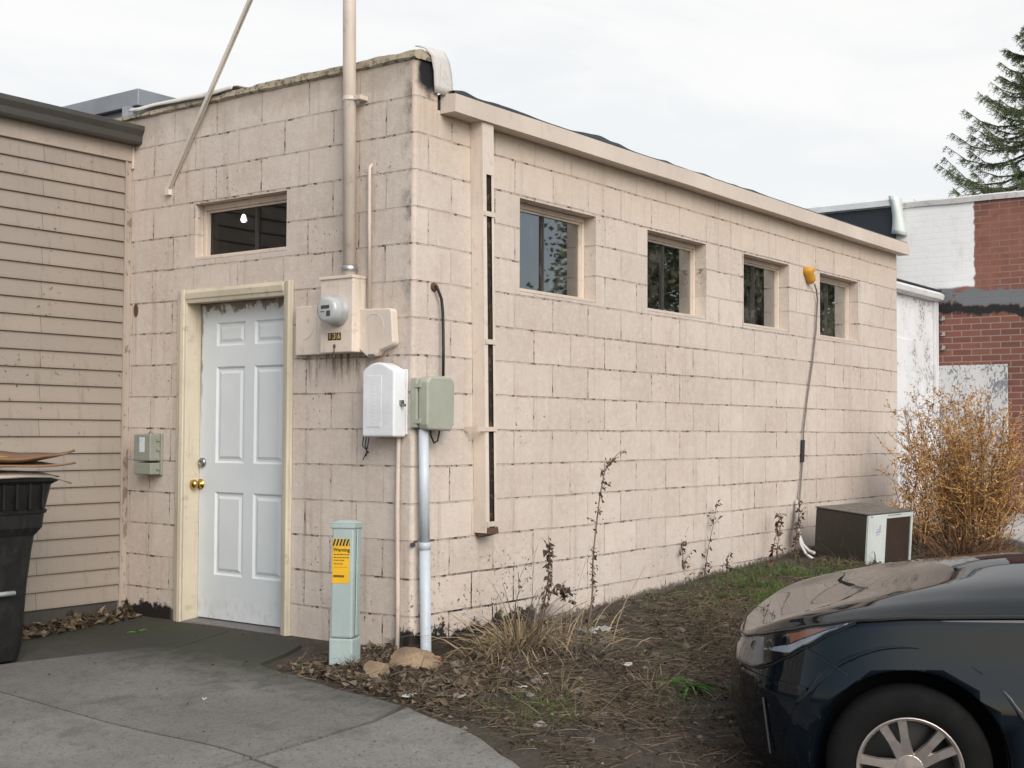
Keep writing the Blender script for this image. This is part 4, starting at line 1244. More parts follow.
# outline rings: nose (theta), straight side, tail
plan = [('n', R(v)) for v in (0, 4, 9, 15, 22, 30, 38, 46, 54, 62, 70, 78, 85)] + [('s', x) for x in (XS0, -.12, -.25, -.4, -.55, -.75, -.95, -1.3, -1.7, -2.1, -2.4, -2.72, -3.0, -3.2)] + [('t', R(v)) for v in (75, 60, 45, 30, 15, 0)]
def plan_xy(e, o):
    k, v = e
    if k == 'n': return ringpt(v, o)
    if k == 's': return v, W0 + o
    c_ = max(0, math.cos(v)); s_ = max(0, math.sin(v))
    return -3.2 + (TN + 3.2 - o) * c_ ** .8, (W0 + o) * s_ ** .8
LEV = [.0, .05, .18, .34, .48, .58, .68, .78, .88, .96, 1.0]
def level_pt(e, f):
    x_, _ = plan_xy(e, -.05)
    zs = itp(SEAM, x_); z = .16 + (zs - .16) * f
    o = itp(OFF, z)
    x, y = plan_xy(e, o)
    return Vector((x, y, z))
half = [[level_pt(e, f) for e in plan] for f in LEV]
# inner lip and the panel below the bonnet
lip = [Vector((v.x - .02 * (1 if v.x > .1 else 0), v.y * .97, v.z - .035)) for v in half[-1]]
half.append(lip)
mb = MB()
full = []
for row in half:
    r_ = row + [Vector((v.x, -v.y, v.z)) for v in row[::-1][1:-1]]
    r_.append(r_[0]); full.append([CM @ v for v in r_])
mb.grid(full)
n_ = len(plan); w_ = len(full[0]); tot = len(full)
def cap(base, rev):
    for i in range(n_ - 1):
        a, b = base + i, base + i + 1
        c_, d_ = base + (w_ - 1 - i - 1), base + (w_ - 1 - i if i else 0)
        q = [a, b, c_, d_] if i else [a, b, c_]
        if i == n_ - 2: q = [a, b, d_]
        mb.f.append(tuple(q[::-1] if rev else q)); mb.m.append(0)
cap((tot - 1) * w_, False); cap(0, True)
body = mb.build('car_body', [M_car, M_carb], car, weld=True, sub=1)
def bake(o):
    dg = bpy.context.evaluated_depsgraph_get(); dg.update()
    me = bpy.data.meshes.new_from_object(o.evaluated_get(dg))
    o.modifiers.clear(); o.data = me
cut = []
RA = .372
for wx in (0, -2.70):
    for s in (1, -1):
        c_ = MB().lathe([(RA, -.20), (RA, .25)], CM @ Vector((wx, s * .86, WR + .005)), cY, 56, cap=True).build('tmp_cutter', M_carb)
        cut.append(c_)
        md = body.modifiers.new('cut', 'BOOLEAN'); md.object = c_; md.operation = 'DIFFERENCE'; md.solver = 'EXACT'
bake(body)
for c_ in cut: bpy.data.objects.remove(c_)
CMi = CM.inverted()
body.data.materials.clear(); body.data.materials.append(M_car); body.data.materials.append(M_carb)
for f in body.data.polygons:
    c_ = CMi @ f.center
    f.use_smooth = True; f.material_index = 0
    for wx in (0, -2.70):
        if math.hypot(c_.x - wx, c_.z - WR - .005) < RA + .002 and abs(c_.y) < .93:
            f.material_index = 1
# bonnet
rows = []
HX = [-.98, -.9, -.75, -.6, -.45, -.3, -.15, 0, .1, .18, .26, .33, .40, .46, .51, .56, .59, .62, .645, .665]
HT = [-1, -.985, -.95, -.90, -.84, -.76, -.64, -.48, -.3, -.15, 0, .15, .3, .48, .64, .76, .84, .90, .95, .985, 1]
def hood_z(x, y, ys):
    zs = itp(SEAM, x); zc = max(zs, itp(CROWN, x))
    k = abs(y) / max(ys, 1e-4)
    e = (1 - k ** 2.0)
    ridge = .016 * math.exp(-((abs(y) - .60) / .07) ** 2) * ss(.75, .2, x) * 1.0
    sh = .030 * ss(1.0, .90, k) * ss(.72, .5, x)
    return zs + (zc - zs - sh * 0) * e * .82 + sh * .9 + ridge + (zc - zs) * .0
for x in HX:
    zs = itp(SEAM, x); ys = sideY(x, zs) - .004
    rows.append([CM @ Vector((x, ys * t_, hood_z(x, ys * t_, ys) + .002)) for t_ in HT])
mb = MB(); mb.grid(rows)
# folded-down edges close the panel gap
sk = [r[0] for r in rows] + rows[-1][1:-1] + [r[-1] for r in rows[::-1]]
mb.grid([sk, [v - cZ * .02 for v in sk]])
hood = mb.build('bonnet', M_car, car, smooth=True, weld=True, sub=1)
# headlights
M_lens, t, p, co = new_mat('headlight_lens'); p.inputs['Base Color'].default_value = (.035, .038, .042, 1); p.inputs['Roughness'].default_value = .06; p.inputs['Coat Weight'].default_value = 1
M_cover = bpy.data.materials.new('clear_cover'); M_cover.use_nodes = True
t = NT(M_cover.node_tree); gl = t.node('ShaderNodeBsdfGlossy'); gl.inputs['Roughness'].default_value = .02; tr = t.node('ShaderNodeBsdfTransparent'); tr.inputs[0].default_value = (.95, .96, .97, 1)
fr = t.node('ShaderNodeFresnel'); fr.inputs[0].default_value = 1.55; mx = t.node('ShaderNodeMixShader'); t.link(t.math('MULTIPLY', fr.outputs[0], 1.0, clamp=True), mx.inputs[0]); t.link(tr.outputs[0], mx.inputs[1]); t.link(gl.outputs[0], mx.inputs[2])
t.link(mx.outputs[0], M_cover.node_tree.nodes['Material Output'].inputs['Surface'])
M_lsil = plain('headlight_silver', (.86, .88, .90), .35, .0, 1)
M_lor = plain('headlight_amber', (.72, .25, .12), .3, 0, 1)
M_ldk = plain('headlight_dark', (.02, .022, .025), .15, 0, 1)
HB = [(.20, .864), (.30, .81), (.40, .74), (.47, .688), (.54, .64), (.60, .61), (.715, .595)]
def patch(xs, lo, hi, off, s, n=7):
    rows = []
    for x in xs:
        a, b = lo(x), hi(x)
        rows.append([CP(x, a + (b - a) * k / (n - 1), off, s) for k in range(n)])
    return rows
xsr = lambda a, b, n=16: [a + (b - a) * i / (n - 1) for i in range(n)]
top_ = lambda x: itp(SEAM, x) - .010
for s in (1, -1):
    hl = MB().grid(patch(xsr(.205, .672, 26), lambda x: itp(HB, x), lambda x: max(itp(HB, x) + .001, top_(x)), .005, s)).build('headlight', M_lens, car, smooth=True)
    mid = lambda x: itp(HB, x) + (top_(x) - itp(HB, x)) * .42
    MB().grid(patch(xsr(.27, .47), lambda x: mid(x) + .006, lambda x: top_(x) - .006, .0062, s)).build('amber_reflector', M_lor, hl, smooth=True)
    MB().grid(patch(xsr(.24, .56), lambda x: itp(HB, x) + .006 + .05 * ss(.45, .56, x), lambda x: mid(x) + .0 + .016 * ss(.45, .56, x), .0062, s)).build('silver_strip', M_lsil, hl, smooth=True)
    mb = MB()
    for k in range(5):
        xa = .40 + k * .035
        mb.grid(patch(xsr(xa, xa + .016, 3), lambda x: itp(HB, x) + .018, lambda x: itp(HB, x) + .018 + .022 + .004 * k, .0066, s, 3))
    for k in range(3):
        pc_ = CP(.47 + .065 * k, itp(HB, .47 + .065 * k) + .058 + .010 * k, .0, s)
        MB().lathe([(.024, .003), (.022, .009), (.018, .010), (.012, .008), (0, .009)], pc_, (CP(.5, .72, 1, s) - CP(.5, .72, 0, s)), 18).build('projector', M_ldk, hl, smooth=True)
    MB().grid(patch(xsr(.203, .675, 26), lambda x: itp(HB, x) - .002, lambda x: max(itp(HB, x), top_(x) + .002), .011, s)).build('clear_cover', M_cover, hl, smooth=True)
    MB().grid(patch(xsr(.56, .668), lambda x: itp(HB, x) + .004, lambda x: top_(x) - .004, .0062, s)).build('lamp_reflection', plain('reflection_grey', (.46, .47, .48), .25, .3, 1), hl, smooth=True)  # pale reflection on the headlight's front, painted as a grey patch
# wheels and arch flares
for wx in (0, -2.70):
    for s in (1, -1):
        c_ = CM @ Vector((wx, s * .80, WR)); ax = cY * s
        wh = MB().lathe([(.205, -.10), (.26, -.105), (.295, -.10), (WR - .005, -.07), (WR, -.03), (WR, .03), (WR - .005, .06), (.297, .082), (.268, .094), (.235, .096), (.202, .090), (.194, .078)], c_, ax, 56).build('wheel', M_tyre, car, smooth=True)
        rim = MB().lathe([(.194, .088), (.202, .093), (.197, .096), (.188, .088), (.178, .06), (.172, .0), (.168, -.08)], c_, ax, 56).build('rim', M_rim, wh, smooth=True)
        MB().lathe([(.170, -.02), (.06, .0), (0, .0)], c_, ax, 40).build('brake_disc', M_rimd, wh, smooth=True)
        mb = MB()
        a0 = R(14)
        for k in range(10):
            a = a0 + k * math.pi / 5 + (.11 if k % 2 else -.11)
            u = (cX * math.cos(a) + cZ * math.sin(a)); v = u.cross(ax)
            pts = [(.03, .028, .062), (.12, .018, .078), (.190, .020, .084)]
            rows = [[c_ + u * r + v * wd + ax * (h - .012), c_ + u * r + v * wd * .8 + ax * h, c_ + u * r - v * wd * .8 + ax * h, c_ + u * r - v * wd + ax * (h - .012)] for r, wd, h in pts]
            mb.grid(rows)
        mb.lathe([(.055, .06), (.05, .07), (0, .072)], c_, ax, 24)
        mb.build('spokes', M_rim, wh)
        rows = []
        for i in range(49):
            a = R(-12 + 204 * i / 48)
            rows.append([CP(wx + r * math.cos(a), max(.165, WR + .005 + r * math.sin(a)), o_, s) for r, o_ in ((.478, -.004), (.464, -.0005), (.455, .0), (.44, -.005), (.41, -.010), (.374, -.024), (.366, -.05))])
        MB().grid(rows).build('wheel_arch', M_car, car, smooth=True)
# panel gaps and bumper details, as narrow inset strips
def strip(path, w, off, s):
    r0, r1 = [], []
    for i, (x, z) in enumerate(path):
        a = path[max(0, i - 1)]; b = path[min(len(path) - 1, i + 1)]
        d = Vector((b[0] - a[0], b[1] - a[1])).normalized(); n = Vector((-d.y, d.x)) * w
        r0.append(CP(x + n.x, z + n.y, off, s)); r1.append(CP(x - n.x, z - n.y, off, s))
    return [r0, r1]
for s in (1, -1):
    mb = MB(); mb.grid(strip([(.40 - .17 * i / 8, .735 - .085 * i / 8) for i in range(9)], .0025, .0022, s))
    mb.grid(strip([(.67 - .46 * i / 20, itp(HB, .67 - .46 * i / 20) - .008) for i in range(21)], .004, .0022, s))
    mb.tube([CP(x, itp(SEAM, x) - .004, -.002, s) for x in [-.92 + 1.6 * i / 40 for i in range(41)]], .0085, 6)
    mb.build('panel_gap', M_carb, car)
    MB().grid(strip([(.56 - .035 * i / 8, .50 - .22 * i / 8) for i in range(9)], .004, .003, s)).build('air_curtain_edge', plain('grey_edge', (.10, .10, .10), .3, 0, 1), car)
    MB().grid(strip([(.67 - .28 * i / 16, .578 + .0 * i) for i in range(17)], .007, .006, s)).build('bumper_ridge', M_car, car, smooth=True)
# cabin, beyond the picture's edge
bl = [(-.95, 1.04, .80), (-.72, .96, .86), (-1.2, .97, .87), (-2.0, .98, .87), (-2.9, .99, .85), (-3.35, 1.0, .70)]
def cab(zf):
    return zf
base_ = [Vector((x, y, z)) for x, y, z in ((-1.0, .0, 1.06), (-.95, .45, 1.045), (-.80, .80, .97), (-1.2, .85, .965), (-2.0, .86, .97), (-2.8, .84, .98), (-3.3, .70, .99), (-3.4, .35, 1.0), (-3.4, 0, 1.0))]
mid_ = [Vector((x, y, z)) for x, y, z in ((-1.45, .0, 1.33), (-1.42, .40, 1.325), (-1.35, .70, 1.28), (-1.55, .73, 1.28), (-2.0, .74, 1.29), (-2.6, .72, 1.28), (-2.9, .60, 1.26), (-2.95, .3, 1.27), (-2.95, 0, 1.27))]
roof_ = [Vector((x, y, z)) for x, y, z in ((-1.75, .0, 1.43), (-1.74, .36, 1.425), (-1.70, .58, 1.40), (-1.80, .60, 1.405), (-2.05, .60, 1.41), (-2.4, .58, 1.40), (-2.6, .5, 1.38), (-2.65, .25, 1.385), (-2.65, 0, 1.385))]
mir = lambda r: [CM @ v for v in r] + [CM @ Vector((v.x, -v.y, v.z)) for v in r[::-1][1:]]
MB().grid([mir(base_), mir(mid_)]).build('window_glass', M_cglass, car, smooth=True)
mb = MB().grid([mir(mid_), mir(roof_)]); k = len(mb.v) - len(mir(roof_))
mb.f.append(tuple(range(k, len(mb.v) - 1))); mb.m.append(0); mb.build('car_roof', M_car, car, smooth=True)
rows = []
for x in (-.96, -1.2, -1.6, -2.2, -2.8, -3.2, -3.5):
    rows.append([CM @ Vector((x, (W0 - .06) * t_ * (1 if x > -3.3 else .85), .90 + .10 * (1 - t_ * t_))) for t_ in (-1, -.9, -.6, 0, .6, .9, 1)])
MB().grid(rows).build('car_deck', M_car, car, smooth=True)
for s in (1, -1):
    mr = CM @ Vector((-.95, s * 1.0, 1.02))
    MB().tube([mr - cY * s * .14 - cZ * .05, mr - cY * s * .06, mr + cX * .01, mr + cY * s * .06], [.02, .05, .07, .05], 12).build('side_mirror', M_car, car, smooth=True)

# ------------------------------------------------------------------ plants
def G(px, py):
    d = ray(px, py); t_ = 2.0
    while t_ < 60:
        P = CAM + d * t_
        if P.z < g(P.x, P.y): return Vector((P.x, P.y, g(P.x, P.y)))
        t_ += .01
    return P
def blade(mb, p, d, L, w, bend, mi=0, n=3):
    """a narrow bent blade"""
    d = d.normalized(); side = d.cross(Vector((random.uniform(-1, 1), random.uniform(-1, 1), random.uniform(-.3, .3)))).normalized() * w
    pts = []; q = Vector(p)
    for i in range(n + 1):
        k = i / n
        pts.append((q.copy(), 1 - k * .85))
        d = (d + Vector((bend.x, bend.y, bend.z)) / n).normalized()
        q = q + d * (L / n)
    o = len(mb.v)
    for c_, s_ in pts:
        mb.v += [tuple(c_ - side * s_), tuple(c_ + side * s_)]
    for i in range(n):
        mb.f.append((o + 2 * i, o + 2 * i + 1, o + 2 * i + 3, o + 2 * i + 2)); mb.m.append(mi)
def leaf(mb, p, d, L, w, mi=0, curl=.3):
    d = d.normalized(); s_ = d.cross(Vector((random.gauss(0, 1), random.gauss(0, 1), random.gauss(0, 1)))).normalized() * w
    n = d.cross(s_).normalized() * L * curl * random.uniform(-1, 1)
    p = Vector(p)
    mb.add((p, p + d * L * .45 + s_ + n, p + d * L, p + d * L * .5 - s_ + n * .6), ((0, 1, 2), (0, 2, 3)), mi)
def rv(z=0.0): return Vector((random.gauss(0, 1), random.gauss(0, 1), z))

M_straw = leaf_mat('dry_straw', (.40, .31, .185), (.27, .20, .12))
M_straw2 = leaf_mat('dull_straw', (.20, .16, .105), (.13, .10, .07))
M_green = leaf_mat('fresh_grass', (.075, .135, .028), (.11, .14, .045))
M_wgreen = leaf_mat('bright_weed', (.06, .17, .03), (.04, .12, .02), .5)
M_dstem = leaf_mat('dead_stem', (.075, .055, .04), (.12, .09, .065))
M_dleaf = leaf_mat('dead_leaf', (.085, .055, .038), (.15, .11, .075))
M_litter = [leaf_mat('litter_brown', (.085, .058, .036), (.13, .095, .06)), leaf_mat('litter_pale', (.21, .165, .115), (.13, .10, .07)), leaf_mat('litter_dark', (.035, .027, .02), (.06, .045, .03))]

# leaf litter, straw and twigs over the soil strip
random.seed(31)
mb = MB()
def onslab(x, y):
    if y < -.78 and x < -.80: return True
    return x < -.85 or (y > .02 and x < -.05) or (y > -.72 and x < -.80)
cnt = 0
while cnt < 30000:
    x = random.uniform(-.95, 7.0); y = -abs(random.triangular(0, 3.1, .6))
    if onslab(x, y) and random.random() > .05: continue
    if x > 3 and random.random() > .45: continue
    dens = noise.noise(Vector((x * 1.3, y * 1.3, 5))) + .55
    if random.random() > dens: continue
    p_ = Vector((x, y, g(x, y) + random.uniform(0, .012)))
    r_ = random.random()
    if r_ < .74:
        blade(mb, p_, rv(random.uniform(.05, .5)), random.uniform(.05, .20), .0019, rv(-.6) * .5, 1 if random.random() < .5 else 0, 3)
    elif r_ < .95:
        leaf(mb, p_ + Vector((0, 0, .004)), rv(random.uniform(-.1, .4)), random.uniform(.012, .038), random.uniform(.004, .012), random.choice((0, 0, 1, 2, 2)), .5)
    else:
        blade(mb, p_ + Vector((0, 0, .006)), rv(.1), random.uniform(.08, .25), .0025, rv(0) * .2, 2, 2)
    cnt += 1
# a denser belt of debris along the apron edge and around the pedestal
for i in range(2600):
    k = random.random()
    x = -.62 + .9 * random.random() ** 1.5 - .24 * k; y = .30 - 1.15 * k + random.gauss(0, .06)
    if y > 0 and x > -.02: continue
    p_ = Vector((x, y, g(x, y) + random.uniform(.0, .02)))
    if random.random() < .5: leaf(mb, p_, rv(random.uniform(-.1, .5)), random.uniform(.02, .06), random.uniform(.006, .018), random.choice((0, 1, 1, 2)), .5)
    else: blade(mb, p_, rv(random.uniform(.0, .3)), random.uniform(.04, .14), .002, rv(-.4) * .4, random.choice((0, 1, 2)), 2)
# leaves under the siding
for i in range(420):
    x = random.uniform(-.95, -.1); y = random.uniform(2.15, 2.42)
    p_ = Vector((x, y, g0(x, y) + random.uniform(.012, .05)))
    leaf(mb, p_, rv(random.uniform(-.1, .5)), random.uniform(.03, .07), random.uniform(.012, .025), random.choice((0, 0, 1, 2)), .5)
for i in range(60):
    x = random.uniform(-2.2, -.2); y = random.uniform(-1, 2.2)
    p_ = Vector((x, y, g0(x, y) + .026)); leaf(mb, p_, rv(.05), random.uniform(.008, .02), random.uniform(.003, .007), random.choice((0, 1, 2)), .2)
o = mb.build('leaf_litter', M_litter, None, recalc=False); tag(o, 'brown leaf litter, straw and twigs covering the soil strip', 'leaf litter', kind='stuff')

# clods and pebbles worked into the soil
random.seed(33); mb = MB()
ico = bmesh.new(); bmesh.ops.create_icosphere(ico, subdivisions=2, radius=1)
IV = [v.co.copy() for v in ico.verts]; IF = [tuple(v.index for v in f.verts) for f in ico.faces]; ico.free()
for i in range(900):
    x = random.uniform(-.9, 6.5); y = -abs(random.triangular(.02, 3.0, .8))
    if onslab(x, y): continue
    r_ = random.choice((.006, .009, .012, .018, .026)) * random.uniform(.7, 1.3); sd_ = random.random() * 50
    c_ = Vector((x, y, g(x, y) + r_ * .15)); fl = random.uniform(.45, .9)
    mb.add([c_ + Vector((v.x * r_ * 1.2, v.y * r_, v.z * r_ * fl)) * (1 + .45 * noise.noise(v * 1.8 + Vector((sd_, 0, 0)))) for v in IV], IF, random.choice((0, 0, 0, 1)))
o = mb.build('soil_clods', [leaf_mat('clod', (.045, .034, .025), (.075, .057, .042), .95), leaf_mat('pebble', (.15, .14, .125), (.24, .22, .19), .8)], None, recalc=False)
tag(o, 'soil clods and pebbles strewn over the dirt strip', 'soil clods', kind='stuff')

# short green grass in patches
mb = MB(); random.seed(41)
for (px, py, sx_, sy_, n, h) in ((775, 588, .85, .45, 4200, .06), (800, 604, .6, .4, 2200, .05), (710, 610, .6, .3, 420, .035), (545, 710, .4, .18, 900, .03), (650, 655, .4, .3, 300, .03), (700, 706, .35, .2, 380, .03), (480, 700, .2, .12, 120, .03), (845, 575, .6, .3, 800, .05), (720, 640, .5, .4, 350, .03)):
    c_ = G(px, py)
    for i in range(n):
        x = c_.x + random.gauss(0, sx_ * .55); y = min(-.06, c_.y + random.gauss(0, sy_ * .55))
        if noise.noise(Vector((x * 3, y * 3, 2))) < -.15: continue
        blade(mb, (x, y, g(x, y) - .004), rv(1.6), h * random.uniform(.6, 1.7), .0022, rv(-.2) * .5, 0, 3)
o = mb.build('grass', M_green, None, recalc=False); tag(o, 'short green grass growing in patches between the wall and the car', 'grass', kind='stuff')

# dry grass clump beside the wall
def clump(c, n, spread, h, m, name, label, group=None, w=.003, cat='dry grass', droop=1.1):
    mb = MB()
    for i in range(n):
        a = random.uniform(0, 2 * math.pi); r = abs(random.gauss(0, spread))
        x = c.x + math.cos(a) * r; y = min(-.03, c.y + math.sin(a) * r * .8)
        d = Vector((math.cos(a) * .35 + random.gauss(0, .25), math.sin(a) * .35 + random.gauss(0, .25), 1.25))
        blade(mb, (x, y, g(x, y) - .01), d, h * random.uniform(.5, 1.3), w, Vector((math.cos(a) * .5, math.sin(a) * .5, -droop * random.uniform(.3, 1.5))), random.randrange(len(m)), 5)
    o = mb.build(name, m, None, recalc=False)
    return tag(o, label, cat, group)
random.seed(51)
clump(G(520, 652), 330, .19, .40, [M_straw, M_straw2], 'dry_grass_clump', 'largest tuft of drooping dry straw grass near the downspout', w=.005, droop=2.0)
clump(G(560, 646), 260, .20, .30, [M_straw2, M_straw], 'dry_grass_clump', 'lower tuft of dull straw between the large tuft and the tall weed', w=.004, droop=2.0)
clump(G(580, 655), 150, .12, .22, [leaf_mat('grey_straw', (.17, .165, .15), (.11, .105, .095)), M_straw2], 'dry_grass_clump', 'matted grey straw flopped over in front of the tall dead weed', w=.004, droop=1.8)
clump(G(560, 693), 210, .24, .12, [M_straw, M_straw2], 'dry_grass_clump', 'low pale mat of dry grass in front of the straw tufts', w=.002, droop=1.6)
clump(G(655, 690), 120, .16, .12, [M_straw, M_straw2], 'dry_grass_clump', 'low brown dry tuft near the front of the dark car', w=.002, droop=1.6)
clump(G(296, 662), 170, .10, .10, [M_straw2, M_dleaf], 'dry_grass_clump', 'scrubby dry tuft beside the door frame and pedestal', w=.002, droop=1.4)

def stalk(base, pts, r0, name, label, leaves=30, llen=.05, lw=.012, side=6, mats=None, seeds=0, slen=.12, group=None, cat='weed', lowbias=1.0):
    """dead weed: main stem through pts, side twigs, crumpled leaves"""
    mb = MB(); P = [Vector(base)] + [Vector(p_) for p_ in pts]
    # smooth the stem a little
    Q = []
    for i in range(len(P) - 1):
        for k in range(4):
            t_ = k / 4
            a, b, c_, d = P[max(0, i - 1)], P[i], P[i + 1], P[min(len(P) - 1, i + 2)]
            Q.append(.5 * ((2 * b) + (c_ - a) * t_ + (2 * a - 5 * b + 4 * c_ - d) * t_ ** 2 + (3 * b - a - 3 * c_ + d) * t_ ** 3))
    Q.append(P[-1])
    mb.tube(Q, [r0 * (1 - .75 * i / len(Q)) for i in range(len(Q))], 5, 0)
    def spot():
        k = random.random() ** lowbias * (len(Q) - 1.01); i = int(k)
        return Q[i].lerp(Q[i + 1], k - i), (Q[i + 1] - Q[i]).normalized()
    for i in range(side):
        q, d = spot(); d = (d + rv(.2) * .7).normalized(); L = slen * random.uniform(.4, 1.3)
        e = q + d * L; m_ = q + d * L * .5 + Vector((0, 0, .01))
        mb.tube([q, m_, e], [r0 * .4, r0 * .3, r0 * .18], 4, 0)
        for k in range(3): leaf(mb, q.lerp(e, random.uniform(.4, 1)), rv(-.6), llen * random.uniform(.4, 1), lw * random.uniform(.5, 1), 1, .7)
    for i in range(leaves):
        q, d = spot(); leaf(mb, q + rv(0) * .006, rv(-1.0), llen * random.uniform(.4, 1.2), lw * random.uniform(.5, 1.2), 1, .8)
    for i in range(seeds):
        q, d = spot(); leaf(mb, q + rv(random.gauss(0, 1)) * .012, rv(random.gauss(0, 1)), .016 * random.uniform(.6, 1.6), .005, 1, .5)
    o = mb.build(name, mats or [M_dstem, M_dleaf], None, recalc=False)
    return tag(o, label, cat, group)
random.seed(61)
yw = lambda x, y, d: FY(x, y, d)
b = G(585, 648); d0 = b.y
stalk(b, [yw(592, 600, d0 + .02), yw(593, 560, d0 + .05), yw(597, 520, d0 + .08), yw(601, 490, d0 + .10), yw(607, 466, d0 + .1), yw(617, 457, d0 + .1)], .007, 'tall_dead_weed', 'tallest dead weed against the long wall, its tip bending right', 60, .035, .007, 10, seeds=110, slen=.10, lowbias=1.5, mats=[leaf_mat('pale_stem', (.22, .17, .12), (.16, .12, .085)), M_dleaf])
b = G(533, 655); d0 = b.y
stalk(b, [yw(541, 618, d0), yw(548, 582, d0), yw(549, 560, d0), yw(550, 548, d0)], .005, 'dead_dock_weed', 'dark dead weed with curled brown leaves behind the straw tuft', 34, .045, .011, 6, seeds=50, slen=.08, lowbias=.6)
stalk(b + Vector((.06, .02, 0)), [yw(545, 610, d0), yw(556, 585, d0), yw(563, 588, d0), yw(568, 596, d0)], .004, 'dead_dock_weed', 'drooping dead weed with curled leaves just left of the tallest weed', 32, .045, .011, 3, seeds=20, slen=.07, lowbias=.5)
b = G(517, 652); stalk(b, [yw(515, 610, b.y), yw(519, 590, b.y), yw(518, 572, b.y)], .004, 'bare_dead_stem', 'bare dark dead stem bent like a hook above the straw tuft', 2, .03, .006, 2)
b = G(530, 650); stalk(b, [yw(532, 600, b.y), yw(534, 560, b.y), yw(538, 545, b.y)], .002, 'thin_dead_stem', 'thin dead stem leaning right above the largest straw tuft', 0, .03, .006, 2)
b = G(498, 655); stalk(b, [yw(497, 620, b.y), yw(496, 600, b.y)], .003, 'bare_dead_stem', 'short dead stem closest to the downspout', 2, .03, .006, 2)
b = G(567, 640); stalk(b, [yw(575, 600, b.y), yw(583, 570, b.y), yw(590, 545, b.y)], .002, 'thin_dead_stem', 'thin twig slanting right behind the tallest weed', 0, .03, .006, 2, mats=[M_straw, M_dleaf])
b = G(611, 652); stalk(b, [yw(617, 625, b.y), yw(625, 603, b.y), yw(633, 588, b.y), yw(645, 567, b.y)], .0035, 'pale_twig', 'pale bare twig leaning right in the middle of the soil strip', 0, .03, .006, 1, mats=[leaf_mat('bleached_stem', (.34, .27, .18), (.28, .22, .15)), M_dleaf], cat='twig')
b = G(688, 650); stalk(b, [yw(685, 640, b.y), yw(681, 627, b.y)], .003, 'pale_twig', 'short pale twig standing near the dark car', 0, .03, .006, 0, mats=[leaf_mat('bleached_stem', (.34, .27, .18), (.28, .22, .15)), M_dleaf], cat='twig')
b = G(727, 602); stalk(b, [yw(726.5, 585, b.y), yw(727, 570, b.y), yw(727, 556, b.y)], .0045, 'dead_dock_weed', 'upright dark seedy stem standing alone in the grass', 6, .04, .01, 3, seeds=34, slen=.05)
for (px, py, h, lean, lab) in ((672, 587, .34, .1, 'dry weed at the foot of the wall below the second window, left one'), (683, 585, .30, -.05, 'bushy dry weed at the foot of the wall below the second window'), (704, 580, .50, .12, 'tall thin seedy weed against the wall between the second and third windows'), (660, 588, .2, -.1, 'small dry weed at the wall right of the tallest weed'), (776, 563, .36, .05, 'dry weed by the wall left of the air conditioner hoses')):
    b = G(px, py)
    stalk(b, [b + Vector((lean * .3, -.01, h * .4)), b + Vector((lean * .8, -.02, h * .75)), b + Vector((lean * 1.2, -.02, h))], .0035, 'dry_weed', lab, 8, .04, .01, 9, seeds=26, slen=.12)
b = G(795, 560); d0 = b.y
stalk(b, [yw(796, 540, -.12), yw(798, 520, -.1), yw(800, 505, -.08)], .006, 'dead_dock_weed', 'dead weed with curled brown leaves climbing the pale hoses', 60, .045, .012, 8, seeds=20, slen=.1)
b = G(772, 566); stalk(b, [b + Vector((.02, 0, .12)), b + Vector((.1, 0, .28)), b + Vector((.14, 0, .36))], .004, 'dead_dock_weed', 'reddish brown weed with big curled leaves left of the pale hoses', 14, .07, .02, 3, mats=[M_dstem, leaf_mat('reddish_leaf', (.13, .05, .035), (.09, .05, .035))])

# bright green rosette near the car and a few seedlings
def rosette(c, n, L, name, label, m=M_wgreen, w=.012):
    mb = MB()
    for i in range(n):
        a = random.uniform(0, 6.283)
        d = Vector((math.cos(a), math.sin(a), random.uniform(.25, .9)))
        blade(mb, c + Vector((math.cos(a), math.sin(a), 0)) * .02, d, L * random.uniform(.6, 1.2), w * random.uniform(.6, 1.2), Vector((0, 0, -.9)), 0, 5)
    o = mb.build(name, m, None, recalc=False); return tag(o, label, 'green weed')
random.seed(71)
rosette(G(690, 688), 46, .17, 'green_weed', 'bright green leafy weed near the nose of the dark car')
rosette(G(667, 683), 24, .10, 'green_weed', 'smaller green weed just left of the bright leafy one', w=.007)
rosette(Vector((-.40, 1.78, g0(-.4, 1.78) + .012)), 16, .05, 'green_weed', 'tiny green seedling on the mossy slab by the door', w=.006)
rosette(G(484, 690), 16, .05, 'green_weed', 'tiny green weed in the litter near the apron edge', w=.006)

# pale litter scraps
random.seed(81)
M_scrap = plain('pale_scrap', (.50, .50, .47), .6)
for px, py, s_, lab in ((461, 699, .035, 'white paper scrap on the litter near the apron edge'), (627, 668, .035, 'pale flat stone chip in the middle of the soil strip'), (523, 690, .03, 'small pale scrap on the litter below the straw tuft'), (204, 704, .010, 'tiny white fleck on the grey concrete apron'), (411, 699, .045, 'pale splinter lying on the litter by the apron edge'), (545, 678, .02, 'pale chip below the large straw tuft')):
    c_ = G(px, py) + Vector((0, 0, .024 if px < 300 else .016))
    bm = bmesh.new(); vs = [bm.verts.new((c_.x + s_ * math.cos(a) * random.uniform(.6, 1.1) * 1.3, c_.y + s_ * math.sin(a) * random.uniform(.4, .8), c_.z + random.uniform(-.003, .008))) for a in [i * 1.047 for i in range(6)]]
    f = bm.faces.new(vs); bmesh.ops.triangulate(bm, faces=[f]); me = bpy.data.meshes.new('pale_scrap'); bm.to_mesh(me); bm.free(); me.materials.append(M_scrap)
    o = bpy.data.objects.new('pale_scrap', me); COL.objects.link(o); md = o.modifiers.new('solid', 'SOLIDIFY'); md.thickness = .004
    tag(o, lab, 'scrap')
q = G(563, 628)
